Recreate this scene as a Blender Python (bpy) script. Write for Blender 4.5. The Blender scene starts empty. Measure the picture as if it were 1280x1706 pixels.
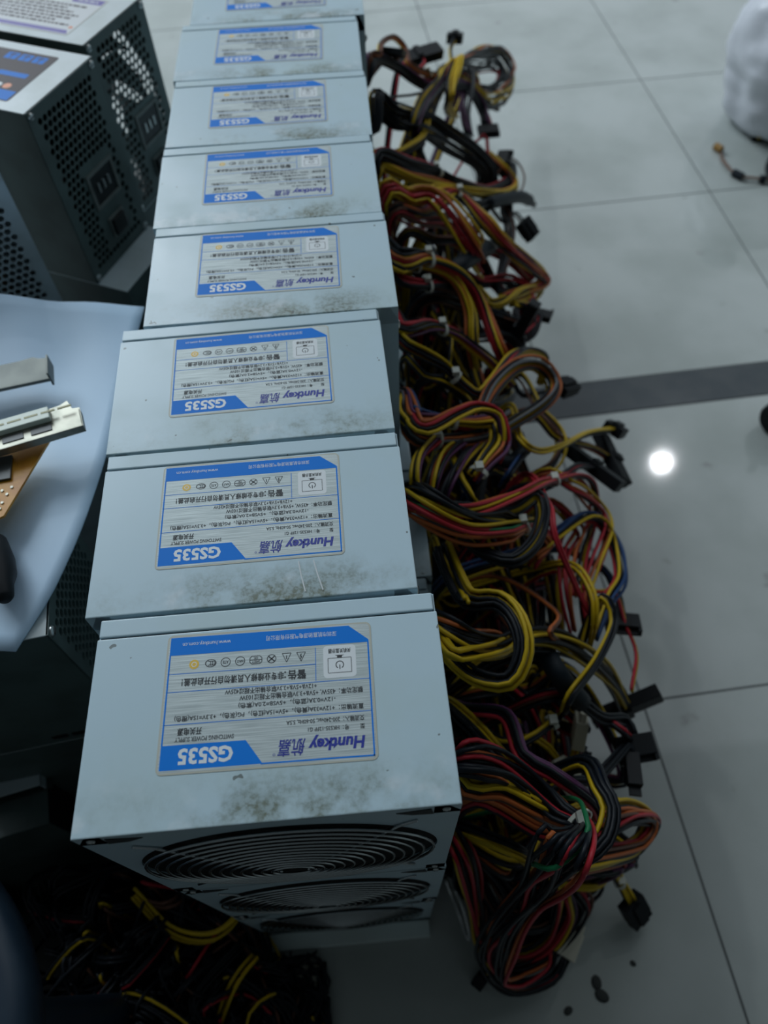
import bpy, bmesh, math, random
from mathutils import Vector, Matrix, Euler

random.seed(7)
sc = bpy.context.scene
COL = sc.collection
rad = math.radians

# ------------------------------------------------------------------ camera, light, exposure
CAM = Vector((0.04405, -0.05718, 0.73210))
EUL = Euler((rad(33.208), rad(1.427), rad(-4.751)), 'XYZ')
FPX = 1243.53
cd = bpy.data.cameras.new('camera')
cam = bpy.data.objects.new('camera', cd)
COL.objects.link(cam)
cam.location = CAM
cam.rotation_euler = EUL
cd.sensor_fit = 'VERTICAL'
cd.sensor_height = 36.0
cd.lens = 36.0 * FPX / 1706.0
cd.clip_start = 0.01
cd.dof.use_dof = True
cd.dof.focus_distance = 0.33
cd.dof.aperture_fstop = 8.5
sc.camera = cam

world = bpy.data.worlds.new('room_light')
sc.world = world
world.use_nodes = True
wn = world.node_tree.nodes['Background']
wn.inputs[0].default_value = (0.70, 0.92, 1.0, 1)
wn.inputs[1].default_value = 0.055

def area(name, loc, target, sx, sy, power, color):
    ld = bpy.data.lights.new(name, 'AREA')
    ld.shape = 'RECTANGLE'
    ld.size, ld.size_y = sx, sy
    ld.energy = power
    ld.color = color
    o = bpy.data.objects.new(name, ld)
    COL.objects.link(o)
    o.location = loc
    d = Vector(target) - Vector(loc)
    o.rotation_euler = d.to_track_quat('-Z', 'Y').to_euler()
    return o
area('ceiling_light_field', (0.4, 5.0, 2.78), (0.4, 5.0, 0.0), 8.0, 8.4, 138, (0.87, 0.97, 1.06))
area('ceiling_panel_light', (-2.1, 3.2, 2.75), (-1.0, 1.8, 0.0), 1.8, 2.6, 96, (0.84, 0.97, 1.06))

sc.view_settings.view_transform = 'Standard'
sc.view_settings.look = 'None'
sc.view_settings.gamma = 1.0
sc.view_settings.use_curve_mapping = False
sc.view_settings.exposure = -0.12

# ------------------------------------------------------------------ helpers
RM = EUL.to_matrix()
def ray(px, py):
    return RM @ Vector(((px - 640) / FPX, -(py - 853) / FPX, -1.0))
def at(px, py, z):
    d = ray(px, py)
    return CAM + d * ((z - CAM.z) / d.z)
def heap(px, py, off=0.0):
    """point on the sloping top of the cable heap beside the stacks"""
    d = ray(px, py)
    # z = 0.352 - 1.0 * (x - 0.08) + off
    t = (0.352 + 0.08 + off - CAM.x - CAM.z) / (d.z + d.x)
    p = CAM + d * t
    if p.z < 0.012 + max(off, 0):
        p = at(px, py, 0.012 + max(off, 0))
    return p

def new_mat(name, color, rough=0.5, metal=0.0, spec=0.5, **kw):
    m = bpy.data.materials.new(name)
    m.use_nodes = True
    b = m.node_tree.nodes['Principled BSDF']
    b.inputs['Base Color'].default_value = (*color, 1)
    b.inputs['Roughness'].default_value = rough
    b.inputs['Metallic'].default_value = metal
    b.inputs['Specular IOR Level'].default_value = spec
    return m
def nd(m, t, **kw):
    n = m.node_tree.nodes.new(t)
    for k, v in kw.items():
        setattr(n, k, v)
    return n
def lk(m, a, b):
    m.node_tree.links.new(a, b)
def mathn(m, op, a, b=None, clamp=False):
    n = nd(m, 'ShaderNodeMath', operation=op, use_clamp=clamp)
    for i, v in enumerate((a, b)):
        if v is None:
            continue
        if isinstance(v, (int, float)):
            n.inputs[i].default_value = v
        else:
            lk(m, v, n.inputs[i])
    return n.outputs[0]
def mixc(m, fac, a, b):
    n = nd(m, 'ShaderNodeMix', data_type='RGBA')
    for s, v in ((n.inputs[0], fac), (n.inputs[6], a), (n.inputs[7], b)):
        if isinstance(v, tuple):
            s.default_value = (*v, 1)
        elif isinstance(v, (int, float)):
            s.default_value = v
        else:
            lk(m, v, s)
    return n.outputs[2]
def maprange(m, v, a, b, c=0.0, d=1.0):
    n = nd(m, 'ShaderNodeMapRange', clamp=True)
    n.interpolation_type = 'SMOOTHSTEP'
    lk(m, v, n.inputs[0])
    for i, x in enumerate((a, b, c, d)):
        n.inputs[i + 1].default_value = x
    return n.outputs[0]

def noisy(name, color, color2, scale, rough=0.5, metal=0.0, lo=0.4, hi=0.65, spec=0.5, detail=6):
    m = new_mat(name, color, rough, metal, spec)
    tc = nd(m, 'ShaderNodeTexCoord')
    n = nd(m, 'ShaderNodeTexNoise')
    n.inputs['Scale'].default_value = scale
    n.inputs['Detail'].default_value = detail
    lk(m, tc.outputs['Object'], n.inputs['Vector'])
    lk(m, mixc(m, maprange(m, n.outputs[0], lo, hi), color, color2), m.node_tree.nodes['Principled BSDF'].inputs['Base Color'])
    return m

class MB:
    """collects faces, then links them as ONE mesh object"""
    def __init__(self):
        self.v, self.f, self.m = [], [], []
    def add(self, vs, fs, mi=0):
        o = len(self.v)
        self.v += [tuple(p) for p in vs]
        self.f += [tuple(i + o for i in f) for f in fs]
        self.m += [mi] * len(fs)
    def box(self, x0, x1, y0, y1, z0, z1, mi=0, M=None):
        vs = [Vector((x, y, z)) for z in (z0, z1) for y in (y0, y1) for x in (x0, x1)]
        if M is not None:
            vs = [M @ p for p in vs]
        self.add(vs, [(0, 2, 3, 1), (4, 5, 7, 6), (0, 1, 5, 4), (2, 6, 7, 3), (0, 4, 6, 2), (1, 3, 7, 5)], mi)
    def bbox(self, x0, x1, y0, y1, z0, z1, bev, mi=0, M=None, seg=2):
        bm = bmesh.new()
        bmesh.ops.create_cube(bm, size=1)
        for p in bm.verts:
            p.co = Vector(((x0 + x1) / 2 + p.co.x * (x1 - x0), (y0 + y1) / 2 + p.co.y * (y1 - y0), (z0 + z1) / 2 + p.co.z * (z1 - z0)))
        bmesh.ops.bevel(bm, geom=bm.edges[:], offset=bev, segments=seg, affect='EDGES', profile=0.6)
        self.bm(bm, mi, M)
    def bm(self, bm, mi=0, M=None):
        bm.verts.index_update()
        self.add([(M @ p.co) if M is not None else p.co.copy() for p in bm.verts], [[q.index for q in f.verts] for f in bm.faces], mi)
        bm.free()
    def prism(self, poly, z0, z1, mi=0, M=None):
        n = len(poly)
        vs = [Vector((x, y, z0)) for x, y in poly] + [Vector((x, y, z1)) for x, y in poly]
        if M is not None:
            vs = [M @ p for p in vs]
        self.add(vs, [tuple(range(n))[::-1], tuple(range(n, 2 * n))] + [(i, (i + 1) % n, n + (i + 1) % n, n + i) for i in range(n)], mi)
    def flat(self, poly, z, mi=0):
        self.add([(x, y, z) for x, y in poly], [tuple(range(len(poly)))], mi)
    def cyl(self, c, r, h, axis='Z', n=20, mi=0, r2=None, M=None):
        r2 = r if r2 is None else r2
        vs = []
        for rr, t in ((r, 0), (r2, h)):
            for i in range(n):
                a = 2 * math.pi * i / n
                p = Vector((rr * math.cos(a), rr * math.sin(a), t))
                if axis == 'X':
                    p = Vector((p.z, p.x, p.y))
                if axis == 'Y':
                    p = Vector((p.x, p.z, -p.y))
                p = p + Vector(c)
                vs.append(M @ p if M is not None else p)
        self.add(vs, [tuple(range(n))[::-1], tuple(range(n, 2 * n))] + [(i, (i + 1) % n, n + (i + 1) % n, n + i) for i in range(n)], mi)
    def lathe(self, prof, n=28, mi=0, M=None):
        vs = []
        for r, z in prof:
            for i in range(n):
                a = 2 * math.pi * i / n
                p = Vector((r * math.cos(a), r * math.sin(a), z))
                vs.append(M @ p if M is not None else p)
        fs = []
        for j in range(len(prof) - 1):
            for i in range(n):
                fs.append((j * n + i, j * n + (i + 1) % n, (j + 1) * n + (i + 1) % n, (j + 1) * n + i))
        fs.append(tuple(range(n))[::-1])
        fs.append(tuple((len(prof) - 1) * n + i for i in range(n)))
        self.add(vs, fs, mi)
    def tube(self, pts, r, n=5, mi=0, closed=False, up=Vector((0.13, 0.21, 1))):
        k = len(pts)
        vs = []
        for i, p in enumerate(pts):
            a = pts[i - 1] if (i > 0 or closed) else pts[i]
            b = pts[(i + 1) % k] if (i < k - 1 or closed) else pts[i]
            t = (b - a)
            t = t.normalized() if t.length > 1e-9 else Vector((1, 0, 0))
            s = t.cross(up)
            if s.length < 0.15:
                s = t.cross(Vector((0.9, 0.3, 0.1)))
            s.normalize()
            w = s.cross(t)
            for j in range(n):
                an = 2 * math.pi * j / n
                vs.append(p + s * (r * math.cos(an)) + w * (r * math.sin(an)))
        fs = []
        for i in range(k if closed else k - 1):
            i2 = (i + 1) % k
            for j in range(n):
                fs.append((i * n + j, i * n + (j + 1) % n, i2 * n + (j + 1) % n, i2 * n + j))
        if not closed:
            fs.append(tuple(range(n))[::-1])
            fs.append(tuple((k - 1) * n + j for j in range(n)))
        self.add(vs, fs, mi)
    def mesh(self, name, mats, smooth=False, angle=None):
        me = bpy.data.meshes.new(name)
        me.from_pydata(self.v, [], self.f)
        for m in (mats if isinstance(mats, (list, tuple)) else [mats]):
            me.materials.append(m)
        me.polygons.foreach_set('material_index', self.m)
        if smooth:
            me.polygons.foreach_set('use_smooth', [True] * len(self.f))
            if angle:
                me.set_sharp_from_angle(angle=rad(angle))
        me.update()
        return me
    def build(self, name, mats, parent=None, loc=None, smooth=False, angle=None, fix=True):
        if fix and len(self.f) < 4000:
            pass
        o = bpy.data.objects.new(name, self.mesh(name, mats, smooth, angle))
        COL.objects.link(o)
        o.parent = parent
        if loc is not None:
            o.location = loc
        return o

def empty(name, loc, rz=0.0, parent=None):
    o = bpy.data.objects.new(name, None)
    COL.objects.link(o)
    o.empty_display_size = 0.02
    o.location = loc
    o.rotation_euler = (0, 0, rz)
    o.parent = parent
    return o
def tag(o, label, cat, group=None, kind=None):
    o['label'] = label
    o['category'] = cat
    if group:
        o['group'] = group
    if kind:
        o['kind'] = kind
    return o
def struct(o):
    o['kind'] = 'structure'
    return o
def spline(pts, step):
    """Catmull-Rom through pts, resampled about every step metres"""
    P = [pts[0] * 2 - pts[1]] + list(pts) + [pts[-1] * 2 - pts[-2]]
    out = []
    for i in range(1, len(P) - 2):
        p0, p1, p2, p3 = P[i - 1], P[i], P[i + 1], P[i + 2]
        n = max(2, int((p2 - p1).length / step + 0.5))
        for k in range(n):
            t = k / n
            out.append(0.5 * ((2 * p1) + (p2 - p0) * t + (2 * p0 - 5 * p1 + 4 * p2 - p3) * t * t + (3 * p1 - p0 - 3 * p2 + p3) * t * t * t))
    out.append(pts[-1].copy())
    return out

# ------------------------------------------------------------------ materials
# painted sheet steel with grime that gathers along the front edge of the lid
m_case = new_mat('grey_painted_steel', (0.50, 0.63, 0.64), 0.36, 0.0)
tc = nd(m_case, 'ShaderNodeTexCoord')
oi = nd(m_case, 'ShaderNodeObjectInfo')
sep = nd(m_case, 'ShaderNodeSeparateXYZ')
lk(m_case, tc.outputs['Object'], sep.inputs[0])
offs = mathn(m_case, 'MULTIPLY', oi.outputs['Random'], 37.0)
def cnoise(scale, detail, add=0.0, sx=1.0, sy=1.0):
    mp = nd(m_case, 'ShaderNodeMapping')
    mp.inputs['Scale'].default_value = (sx, sy, 1)
    cx = nd(m_case, 'ShaderNodeCombineXYZ')
    lk(m_case, mathn(m_case, 'ADD', offs, add), cx.inputs[0])
    lk(m_case, mathn(m_case, 'ADD', offs, add * 2), cx.inputs[2])
    lk(m_case, tc.outputs['Object'], mp.inputs['Vector'])
    lk(m_case, cx.outputs[0], mp.inputs['Location'])
    n = nd(m_case, 'ShaderNodeTexNoise')
    n.inputs['Scale'].default_value = scale
    n.inputs['Detail'].default_value = detail
    n.inputs['Roughness'].default_value = 0.62
    lk(m_case, mp.outputs[0], n.inputs['Vector'])
    return n.outputs[0]
edge = maprange(m_case, sep.outputs[1], 0.003, 0.024, 1.0, 0.0)
top_only = maprange(m_case, sep.outputs[2], 0.1485, 0.1492, 0.0, 1.0)
mid = maprange(m_case, mathn(m_case, 'ABSOLUTE', mathn(m_case, 'SUBTRACT', sep.outputs[0], 0.012)), 0.022, 0.058, 1.0, 0.25)
dirt = mathn(m_case, 'MULTIPLY', mathn(m_case, 'MULTIPLY', edge, top_only), mathn(m_case, 'MULTIPLY', mid, maprange(m_case, cnoise(38, 8), 0.37, 0.62)))
dirt = mathn(m_case, 'MULTIPLY', dirt, 0.92)
grain = maprange(m_case, cnoise(420, 3, 2.0), 0.38, 0.66)
dirt = mathn(m_case, 'MULTIPLY', dirt, mathn(m_case, 'ADD', mathn(m_case, 'MULTIPLY', grain, 0.5), 0.5))
scuff = mathn(m_case, 'MULTIPLY', mathn(m_case, 'MULTIPLY', edge, top_only), maprange(m_case, cnoise(30, 4, 5.0), 0.55, 0.68))
yellow = maprange(m_case, cnoise(14, 4, 9.0), 0.42, 0.72)
c0 = mixc(m_case, mathn(m_case, 'MULTIPLY', yellow, 0.45), (0.475, 0.615, 0.685), (0.43, 0.545, 0.53))
c1 = mixc(m_case, dirt, c0, (0.12, 0.135, 0.08))
c2 = mixc(m_case, mathn(m_case, 'MULTIPLY', scuff, 0.6), c1, (0.70, 0.76, 0.80))
specks = maprange(m_case, cnoise(160, 2, 13.0), 0.735, 0.755)
c3 = mixc(m_case, mathn(m_case, 'MULTIPLY', specks, 0.8), c2, (0.09, 0.10, 0.09))
lk(m_case, c3, m_case.node_tree.nodes['Principled BSDF'].inputs['Base Color'])
lk(m_case, mathn(m_case, 'ADD', mathn(m_case, 'MULTIPLY', yellow, 0.12), 0.30), m_case.node_tree.nodes['Principled BSDF'].inputs['Roughness'])

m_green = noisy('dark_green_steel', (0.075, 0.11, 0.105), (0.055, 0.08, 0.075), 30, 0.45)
m_black = new_mat('black_plastic', (0.007, 0.009, 0.011), 0.5, 0, 0.22)
m_dark = new_mat('dark_interior', (0.01, 0.012, 0.012), 0.7)
m_chrome = new_mat('chromed_wire', (0.45, 0.48, 0.49), 0.25, 1.0)
m_screw = new_mat('screw_steel', (0.55, 0.57, 0.56), 0.3, 1.0)
m_fan = new_mat('fan_black', (0.02, 0.022, 0.024), 0.35)

m_lab = new_mat('brushed_silver_foil', (0.60, 0.63, 0.62), 0.5, 0.25, 0.3)
tc = nd(m_lab, 'ShaderNodeTexCoord')
mp = nd(m_lab, 'ShaderNodeMapping')
mp.inputs['Scale'].default_value = (16, 900, 1)
nz = nd(m_lab, 'ShaderNodeTexNoise')
nz.inputs['Scale'].default_value = 3.0
nz.inputs['Detail'].default_value = 4
lk(m_lab, tc.outputs['Object'], mp.inputs[0])
lk(m_lab, mp.outputs[0], nz.inputs['Vector'])
lk(m_lab, mixc(m_lab, maprange(m_lab, nz.outputs[0], 0.3, 0.7), (0.33, 0.38, 0.385), (0.56, 0.62, 0.62)), m_lab.node_tree.nodes['Principled BSDF'].inputs['Base Color'])
m_blue = new_mat('label_blue', (0.0, 0.19, 0.70), 0.5, 0, 0.2)
m_navy = new_mat('label_navy', (0.015, 0.03, 0.30), 0.4)
m_ink = new_mat('label_ink', (0.02, 0.025, 0.03), 0.5)
m_white = new_mat('label_white', (0.72, 0.76, 0.78), 0.4)
m_yel = new_mat('label_yellow', (0.75, 0.48, 0.05), 0.4)
m_rim = new_mat('label_rim', (0.47, 0.47, 0.40), 0.45)
m_purple = new_mat('label_purple', (0.10, 0.07, 0.36), 0.4)
m_brown = new_mat('label_brown', (0.08, 0.062, 0.066), 0.5, 0, 0.2)
m_orange = new_mat('label_orange', (0.75, 0.20, 0.04), 0.4)
m_pale = new_mat('label_pale', (0.62, 0.64, 0.66), 0.4)
LABMATS = [m_lab, m_blue, m_navy, m_ink, m_white, m_yel, m_rim, m_purple, m_brown, m_orange, m_pale]
L_SIL, L_BLUE, L_NAVY, L_INK, L_WHITE, L_YEL, L_RIM, L_PUR, L_BRO, L_ORA, L_PALE = range(11)

WIRE = {}
for k, c in dict(yellow=(0.56, 0.38, 0.010), black=(0.007, 0.010, 0.015), red=(0.42, 0.022, 0.035), orange=(0.46, 0.12, 0.03),
                 green=(0.01, 0.16, 0.06), purple=(0.11, 0.035, 0.10), grey=(0.12, 0.13, 0.14), blue=(0.02, 0.06, 0.17),
                 brown=(0.12, 0.05, 0.03), white=(0.6, 0.58, 0.52)).items():
    WIRE[k[0] if k not in ('black', 'blue', 'brown', 'grey') else {'black': 'k', 'blue': 'u', 'brown': 'n', 'grey': 'a'}[k]] = new_mat('wire_' + k, c, 0.42, 0, 0.28)
m_tie = new_mat('cable_tie_nylon', (0.50, 0.52, 0.46), 0.4)
m_nylon = new_mat('white_nylon', (0.55, 0.54, 0.44), 0.45)
m_sleeve = new_mat('black_sleeve', (0.010, 0.016, 0.022), 0.55, 0, 0.22)

# ------------------------------------------------------------------ setting: floor
m_tile = new_mat('polished_tile', (0.5, 0.5, 0.5), 0.065)
tc = nd(m_tile, 'ShaderNodeTexCoord')
nz = nd(m_tile, 'ShaderNodeTexNoise')
nz.inputs['Scale'].default_value = 7
nz.inputs['Detail'].default_value = 8
lk(m_tile, tc.outputs['Object'], nz.inputs['Vector'])
nz2 = nd(m_tile, 'ShaderNodeTexNoise')
nz2.inputs['Scale'].default_value = 24
nz2.inputs['Detail'].default_value = 6
lk(m_tile, tc.outputs['Object'], nz2.inputs['Vector'])
t1 = mixc(m_tile, maprange(m_tile, nz.outputs[0], 0.35, 0.7), (0.455, 0.49, 0.475), (0.365, 0.40, 0.38))
t2 = mixc(m_tile, maprange(m_tile, nz2.outputs[0], 0.66, 0.80), t1, (0.25, 0.255, 0.24))
lk(m_tile, t2, m_tile.node_tree.nodes['Principled BSDF'].inputs['Base Color'])
m_grout = new_mat('grout', (0.10, 0.11, 0.11), 0.7)
m_strip = noisy('dark_stone', (0.030, 0.042, 0.050), (0.045, 0.056, 0.062), 20, 0.12)

TROT = rad(2.7)
f = MB()
f.box(-4, 4, -2.5, 9, -0.05, -0.0006, 1)
g = 0.0011
def tiles(xs, ys):
    for i in range(len(xs) - 1):
        for j in range(len(ys) - 1):
            f.box(xs[i] + g, xs[i + 1] - g, ys[j] + g, ys[j + 1] - g, -0.02, 0.0, 0)
cT, sT = math.cos(TROT), math.sin(TROT)
def rot2(x, y):
    return (x * cT + y * sT, -x * sT + y * cT)
ux_near = rot2(0.3090, 0.05)[0]
ux_far = rot2(0.6330, 1.05)[0]
v_s0, v_s1 = rot2(0.45, 0.5475)[1], rot2(0.45, 0.6030)[1]
v_h3, v_h2, v_h1 = rot2(0.36, 0.174)[1], rot2(0.50, 0.975)[1], rot2(0.5, 1.325)[1]
T = 0.362
tiles([ux_near + T * i for i in range(-9, 10)], [v_h3 + T * i for i in range(-6, 1)] + [v_s0])
tiles([ux_far + T * i for i in range(-10, 9)], [v_s1, v_h2, v_h1] + [v_h1 + T * i for i in range(1, 20)])
floor = struct(f.build('floor', [m_tile, m_grout]))
floor.rotation_euler = (0, 0, TROT)
f = MB()
f.box(-3.5, 3.5, v_s0 + g, v_s1 - g, -0.02, 0.0003)
trim = struct(f.build('trim_1', m_strip))
trim.rotation_euler = (0, 0, TROT)

# unseen dark blocker added behind the camera to shade the foreground
b = MB()
b.box(-2.6, 2.6, -0.62, -0.52, 0.0, 2.7)
struct(b.build('shade_blocker', new_mat('blocker_dark', (0.075, 0.082, 0.082), 0.7)))

# ceiling downlights (seen as the round reflection in the floor)
m_lamp = new_mat('lamp_diffuser', (1, 1, 1), 0.5)
b = m_lamp.node_tree.nodes['Principled BSDF']
b.inputs['Emission Color'].default_value = (0.93, 0.97, 1.0, 1)
b.inputs['Emission Strength'].default_value = 260.0
m_trimw = new_mat('lamp_trim_white', (0.7, 0.7, 0.7), 0.4)
def downlight(x, y, z, label, q=1.0):
    t = tag(empty('downlight', (x, y, z)), label, 'ceiling light', 'round ceiling downlights')
    d = MB()
    d.cyl((0, 0, 0.004), 0.043 * q, 0.01, n=40)
    d.build('diffuser', m_lamp, t)
    r = MB()
    r.lathe([(a_ * q, z_) for a_, z_ in ((0.045, 0.03), (0.045, 0.002), (0.056, 0.0), (0.062, 0.003), (0.062, 0.03))], 40)
    r.build('housing', m_trimw, t)
downlight(1.795, 2.442, 2.8, 'round downlight high above whose reflection is the bright disc on the floor')
downlight(-0.95, 3.55, 2.8, 'round downlight high above the far left, glinting on the steel lids', 1.9)

# ------------------------------------------------------------------ label printing
def text_mesh(s, bold=0.0, shear=0.0):
    cu = bpy.data.curves.new('t', 'FONT')
    cu.body = s
    cu.size = 1.0
    cu.offset = bold
    cu.shear = shear
    cu.resolution_u = 2
    o = bpy.data.objects.new('t', cu)
    COL.objects.link(o)
    dg = bpy.context.evaluated_depsgraph_get()
    me = bpy.data.meshes.new_from_object(o.evaluated_get(dg))
    vs = [v.co.copy() for v in me.vertices]
    fs = [tuple(p.vertices) for p in me.polygons]
    bpy.data.objects.remove(o)
    bpy.data.curves.remove(cu)
    bpy.data.meshes.remove(me)
    return vs, fs

class Label:
    """sheet in (u right, v down) 0..1, printed side up"""
    def __init__(self, w, h):
        self.w, self.h, self.b, self.lay = w, h, MB(), 0.00022
    def P(self, u, v):
        return ((u - 0.5) * self.w, (0.5 - v) * self.h)
    def poly(self, pts, mi, dz=0.0):
        q = [self.P(*p) for p in pts]
        a = sum(q[i][0] * q[(i + 1) % len(q)][1] - q[(i + 1) % len(q)][0] * q[i][1] for i in range(len(q)))
        if a < 0:
            q = q[::-1]
        self.b.flat(q, self.lay + dz, mi)
    def line(self, u0, v0, u1, v1, th, mi, dz=0.00002):
        a, c = Vector(self.P(u0, v0)), Vector(self.P(u1, v1))
        d = (c - a).normalized()
        n = Vector((-d.y, d.x)) * th / 2
        self.b.add([(*(a - n), self.lay + dz), (*(c - n), self.lay + dz), (*(c + n), self.lay + dz), (*(a + n), self.lay + dz)], [(0, 1, 2, 3)], mi)
    def ring(self, u, v, r, th, mi, n=24, sx=1.0, a0=0.0, a1=360.0, dz=0.00002):
        x, y = self.P(u, v)
        vs = []
        for i in range(n + 1):
            a = rad(a0 + (a1 - a0) * i / n)
            for rr in (r - th, r):
                vs.append((x + sx * rr * math.cos(a), y + rr * math.sin(a), self.lay + dz))
        self.b.add(vs, [(2 * i, 2 * i + 1, 2 * i + 3, 2 * i + 2) for i in range(n)], mi)
    def disc(self, u, v, r, mi, n=24, dz=0.00001):
        x, y = self.P(u, v)
        self.b.add([(x + r * math.cos(2 * math.pi * i / n), y + r * math.sin(2 * math.pi * i / n), self.lay + dz) for i in range(n)], [tuple(range(n))], mi)
    def text(self, s, u0, u1, v0, v1, mi, bold=0.0, shear=0.0, dz=0.00004):
        dense = any(ord(c) > 0x2000 for c in s)
        vs, fs = text_mesh(s, 0.0 if dense else bold, shear)
        if not vs:
            return
        xa, xb = min(p.x for p in vs), max(p.x for p in vs)
        ya, yb = min(p.y for p in vs), max(p.y for p in vs)
        x0, y1 = self.P(u0, v0)
        x1, y0 = self.P(u1, v1)
        st = abs(y1 - y0) * bold * 1.6
        for ox, oy in (((-st, 0), (st, 0), (0, st), (0, -st)) if dense and bold else ((0, 0),)):
            self.b.add([(x0 + ox + (p.x - xa) / (xb - xa) * (x1 - x0), y0 + oy + (p.y - ya) / (yb - ya) * (y1 - y0), self.lay + dz + 0.1 * ox) for p in vs], fs, mi)
    def sheet(self, mi, rimi, r=0.0022, inset=0.0007):
        def rr(w, h, r):
            out = []
            for cx, cy, a0 in ((w / 2 - r, h / 2 - r, 0), (-w / 2 + r, h / 2 - r, 90), (-w / 2 + r, -h / 2 + r, 180), (w / 2 - r, -h / 2 + r, 270)):
                for k in range(5):
                    a = rad(a0 + 22.5 * k)
                    out.append((cx + r * math.cos(a), cy + r * math.sin(a)))
            return out
        self.b.prism(rr(self.w, self.h, r), 0.00005, 0.00016, rimi)
        self.b.flat(rr(self.w - 2 * inset, self.h - 2 * inset, r * 0.8), 0.00019, mi)
    def rrect(self, u0, u1, v0, v1, r, mi, dz=0.0):
        x0, y1 = self.P(u0, v0)
        x1, y0 = self.P(u1, v1)
        out = []
        for cx, cy, a0 in ((x1 - r, y1 - r, 0), (x0 + r, y1 - r, 90), (x0 + r, y0 + r, 180), (x1 - r, y0 + r, 270)):
            for k in range(5):
                a = rad(a0 + 22.5 * k)
                out.append((cx + r * math.cos(a), cy + r * math.sin(a)))
        self.b.flat(out, self.lay + dz, mi)

def main_label():
    L = Label(0.083, 0.056)
    L.sheet(L_SIL, L_RIM)
    L.poly([(0.52, 0.03), (0.985, 0.03), (0.985, 0.195), (0.60, 0.195)], L_BLUE)
    L.poly([(0.015, 0.862), (0.11, 0.98), (0.985, 0.98), (0.985, 0.842), (0.015, 0.842)], L_BLUE)
    t = 0.0006
    L.line(0.015, 0.031, 0.53, 0.031, t, L_BLUE)
    L.line(0.018, 0.027, 0.018, 0.85, t, L_BLUE)
    L.line(0.982, 0.19, 0.982, 0.85, t, L_BLUE)
    th = 0.00026
    L.line(0.018, 0.335, 0.982, 0.335, th, L_BLUE)
    L.line(0.018, 0.567, 0.982, 0.567, th, L_BLUE)
    L.line(0.275, 0.700, 0.982, 0.700, th, L_BLUE)
    L.line(0.275, 0.575, 0.275, 0.825, th, L_BLUE)
    L.text('GS535', 0.655, 0.905, 0.060, 0.170, L_WHITE, 0.035)
    L.text('Huntkey', 0.055, 0.315, 0.085, 0.195, L_NAVY, 0.038, 0.18)
    L.text('航嘉', 0.328, 0.455, 0.065, 0.178, L_NAVY, 0.007, 0.18)
    L.ring(0.470, 0.082, 0.0005, 0.00018, L_NAVY, 12)
    L.text('SWITCHING POWER SUPPLY', 0.655, 0.925, 0.213, 0.245, L_INK, 0.014)
    L.text('开关电源', 0.805, 0.915, 0.257, 0.307, L_INK, 0.015)
    L.text('型        号：HK535-12FP G1', 0.055, 0.315, 0.215, 0.250, L_INK, 0.008)
    L.text('交流输入：200-240vac, 50-60Hz, 5.5A', 0.055, 0.415, 0.270, 0.310, L_INK, 0.008)
    L.text('直流输出：+12V=33A(黄色)，+5V=15A(红色)，PG(灰色)，+3.3V=15A(橙色)', 0.055, 0.935, 0.352, 0.398, L_INK, 0.01)
    L.text('-12V=0.3A(蓝色)，+5VSB=2.0A(紫色)', 0.185, 0.640, 0.415, 0.460, L_INK, 0.01)
    L.text('额定功率：435W, +5V&+3.3V联合输出不超过103W', 0.055, 0.635, 0.468, 0.512, L_INK, 0.01)
    L.text('+12V&+5V&+3.3V联合输出不超过425W', 0.272, 0.705, 0.518, 0.560, L_INK, 0.01)
    L.text('警告：', 0.322, 0.425, 0.598, 0.668, L_INK, 0.014)
    L.text('非专业维修人员请勿自行开启此盖！', 0.428, 0.915, 0.605, 0.662, L_INK, 0.015)
    # white switch-off-the-monitor mark
    L.rrect(0.080, 0.238, 0.588, 0.832, 0.0016, L_WHITE)
    for a, c in (((0.103, 0.625), (0.215, 0.625)), ((0.215, 0.625), (0.215, 0.735)), ((0.215, 0.735), (0.103, 0.735)), ((0.103, 0.735), (0.103, 0.625))):
        L.line(*a, *c, 0.00025, L_INK)
    L.ring(0.159, 0.683, 0.0017, 0.00038, L_INK, 24, 1.0, -240, 60)
    L.line(0.159, 0.650, 0.159, 0.683, 0.0004, L_INK)
    L.poly([(0.147, 0.738), (0.171, 0.738), (0.171, 0.750), (0.182, 0.757), (0.136, 0.757), (0.147, 0.750)], L_INK, 0.00002)
    L.text('关机关显示器', 0.105, 0.213, 0.772, 0.806, L_INK, 0.015)
    # warning and approval marks
    def tri(u, v):
        a, c = 0.0215, 0.034
        p = [(u, v - c), (u + a, v + c), (u - a, v + c)]
        for i in range(3):
            L.line(*p[i], *p[(i + 1) % 3], 0.00028, L_INK)
    tri(0.345, 0.765)
    L.line(0.349, 0.748, 0.341, 0.768, 0.0004, L_INK)
    L.line(0.341, 0.768, 0.350, 0.768, 0.0003, L_INK)
    L.line(0.350, 0.768, 0.343, 0.788, 0.0004, L_INK)
    tri(0.415, 0.765)
    L.line(0.415, 0.755, 0.415, 0.782, 0.0004, L_INK)
    L.ring(0.488, 0.765, 0.0019, 0.0003, L_INK)
    L.line(0.473, 0.745, 0.503, 0.785, 0.0005, L_INK)
    L.line(0.503, 0.745, 0.473, 0.785, 0.0005, L_INK)
    x0, x1 = 0.535, 0.593
    for a, c in (((x0 + .01, 0.735), (x1 - .01, 0.735)), ((x0 + .01, 0.795), (x1 - .01, 0.795)), ((x0, 0.75), (x0, 0.78)), ((x1, 0.75), (x1, 0.78)),
                 ((x0, 0.75), (x0 + .01, 0.735)), ((x1, 0.75), (x1 - .01, 0.735)), ((x0, 0.78), (x0 + .01, 0.795)), ((x1, 0.78), (x1 - .01, 0.795)), ((x0, 0.765), (x1, 0.765))):
        L.line(*a, *c, 0.0003, L_INK)
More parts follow.
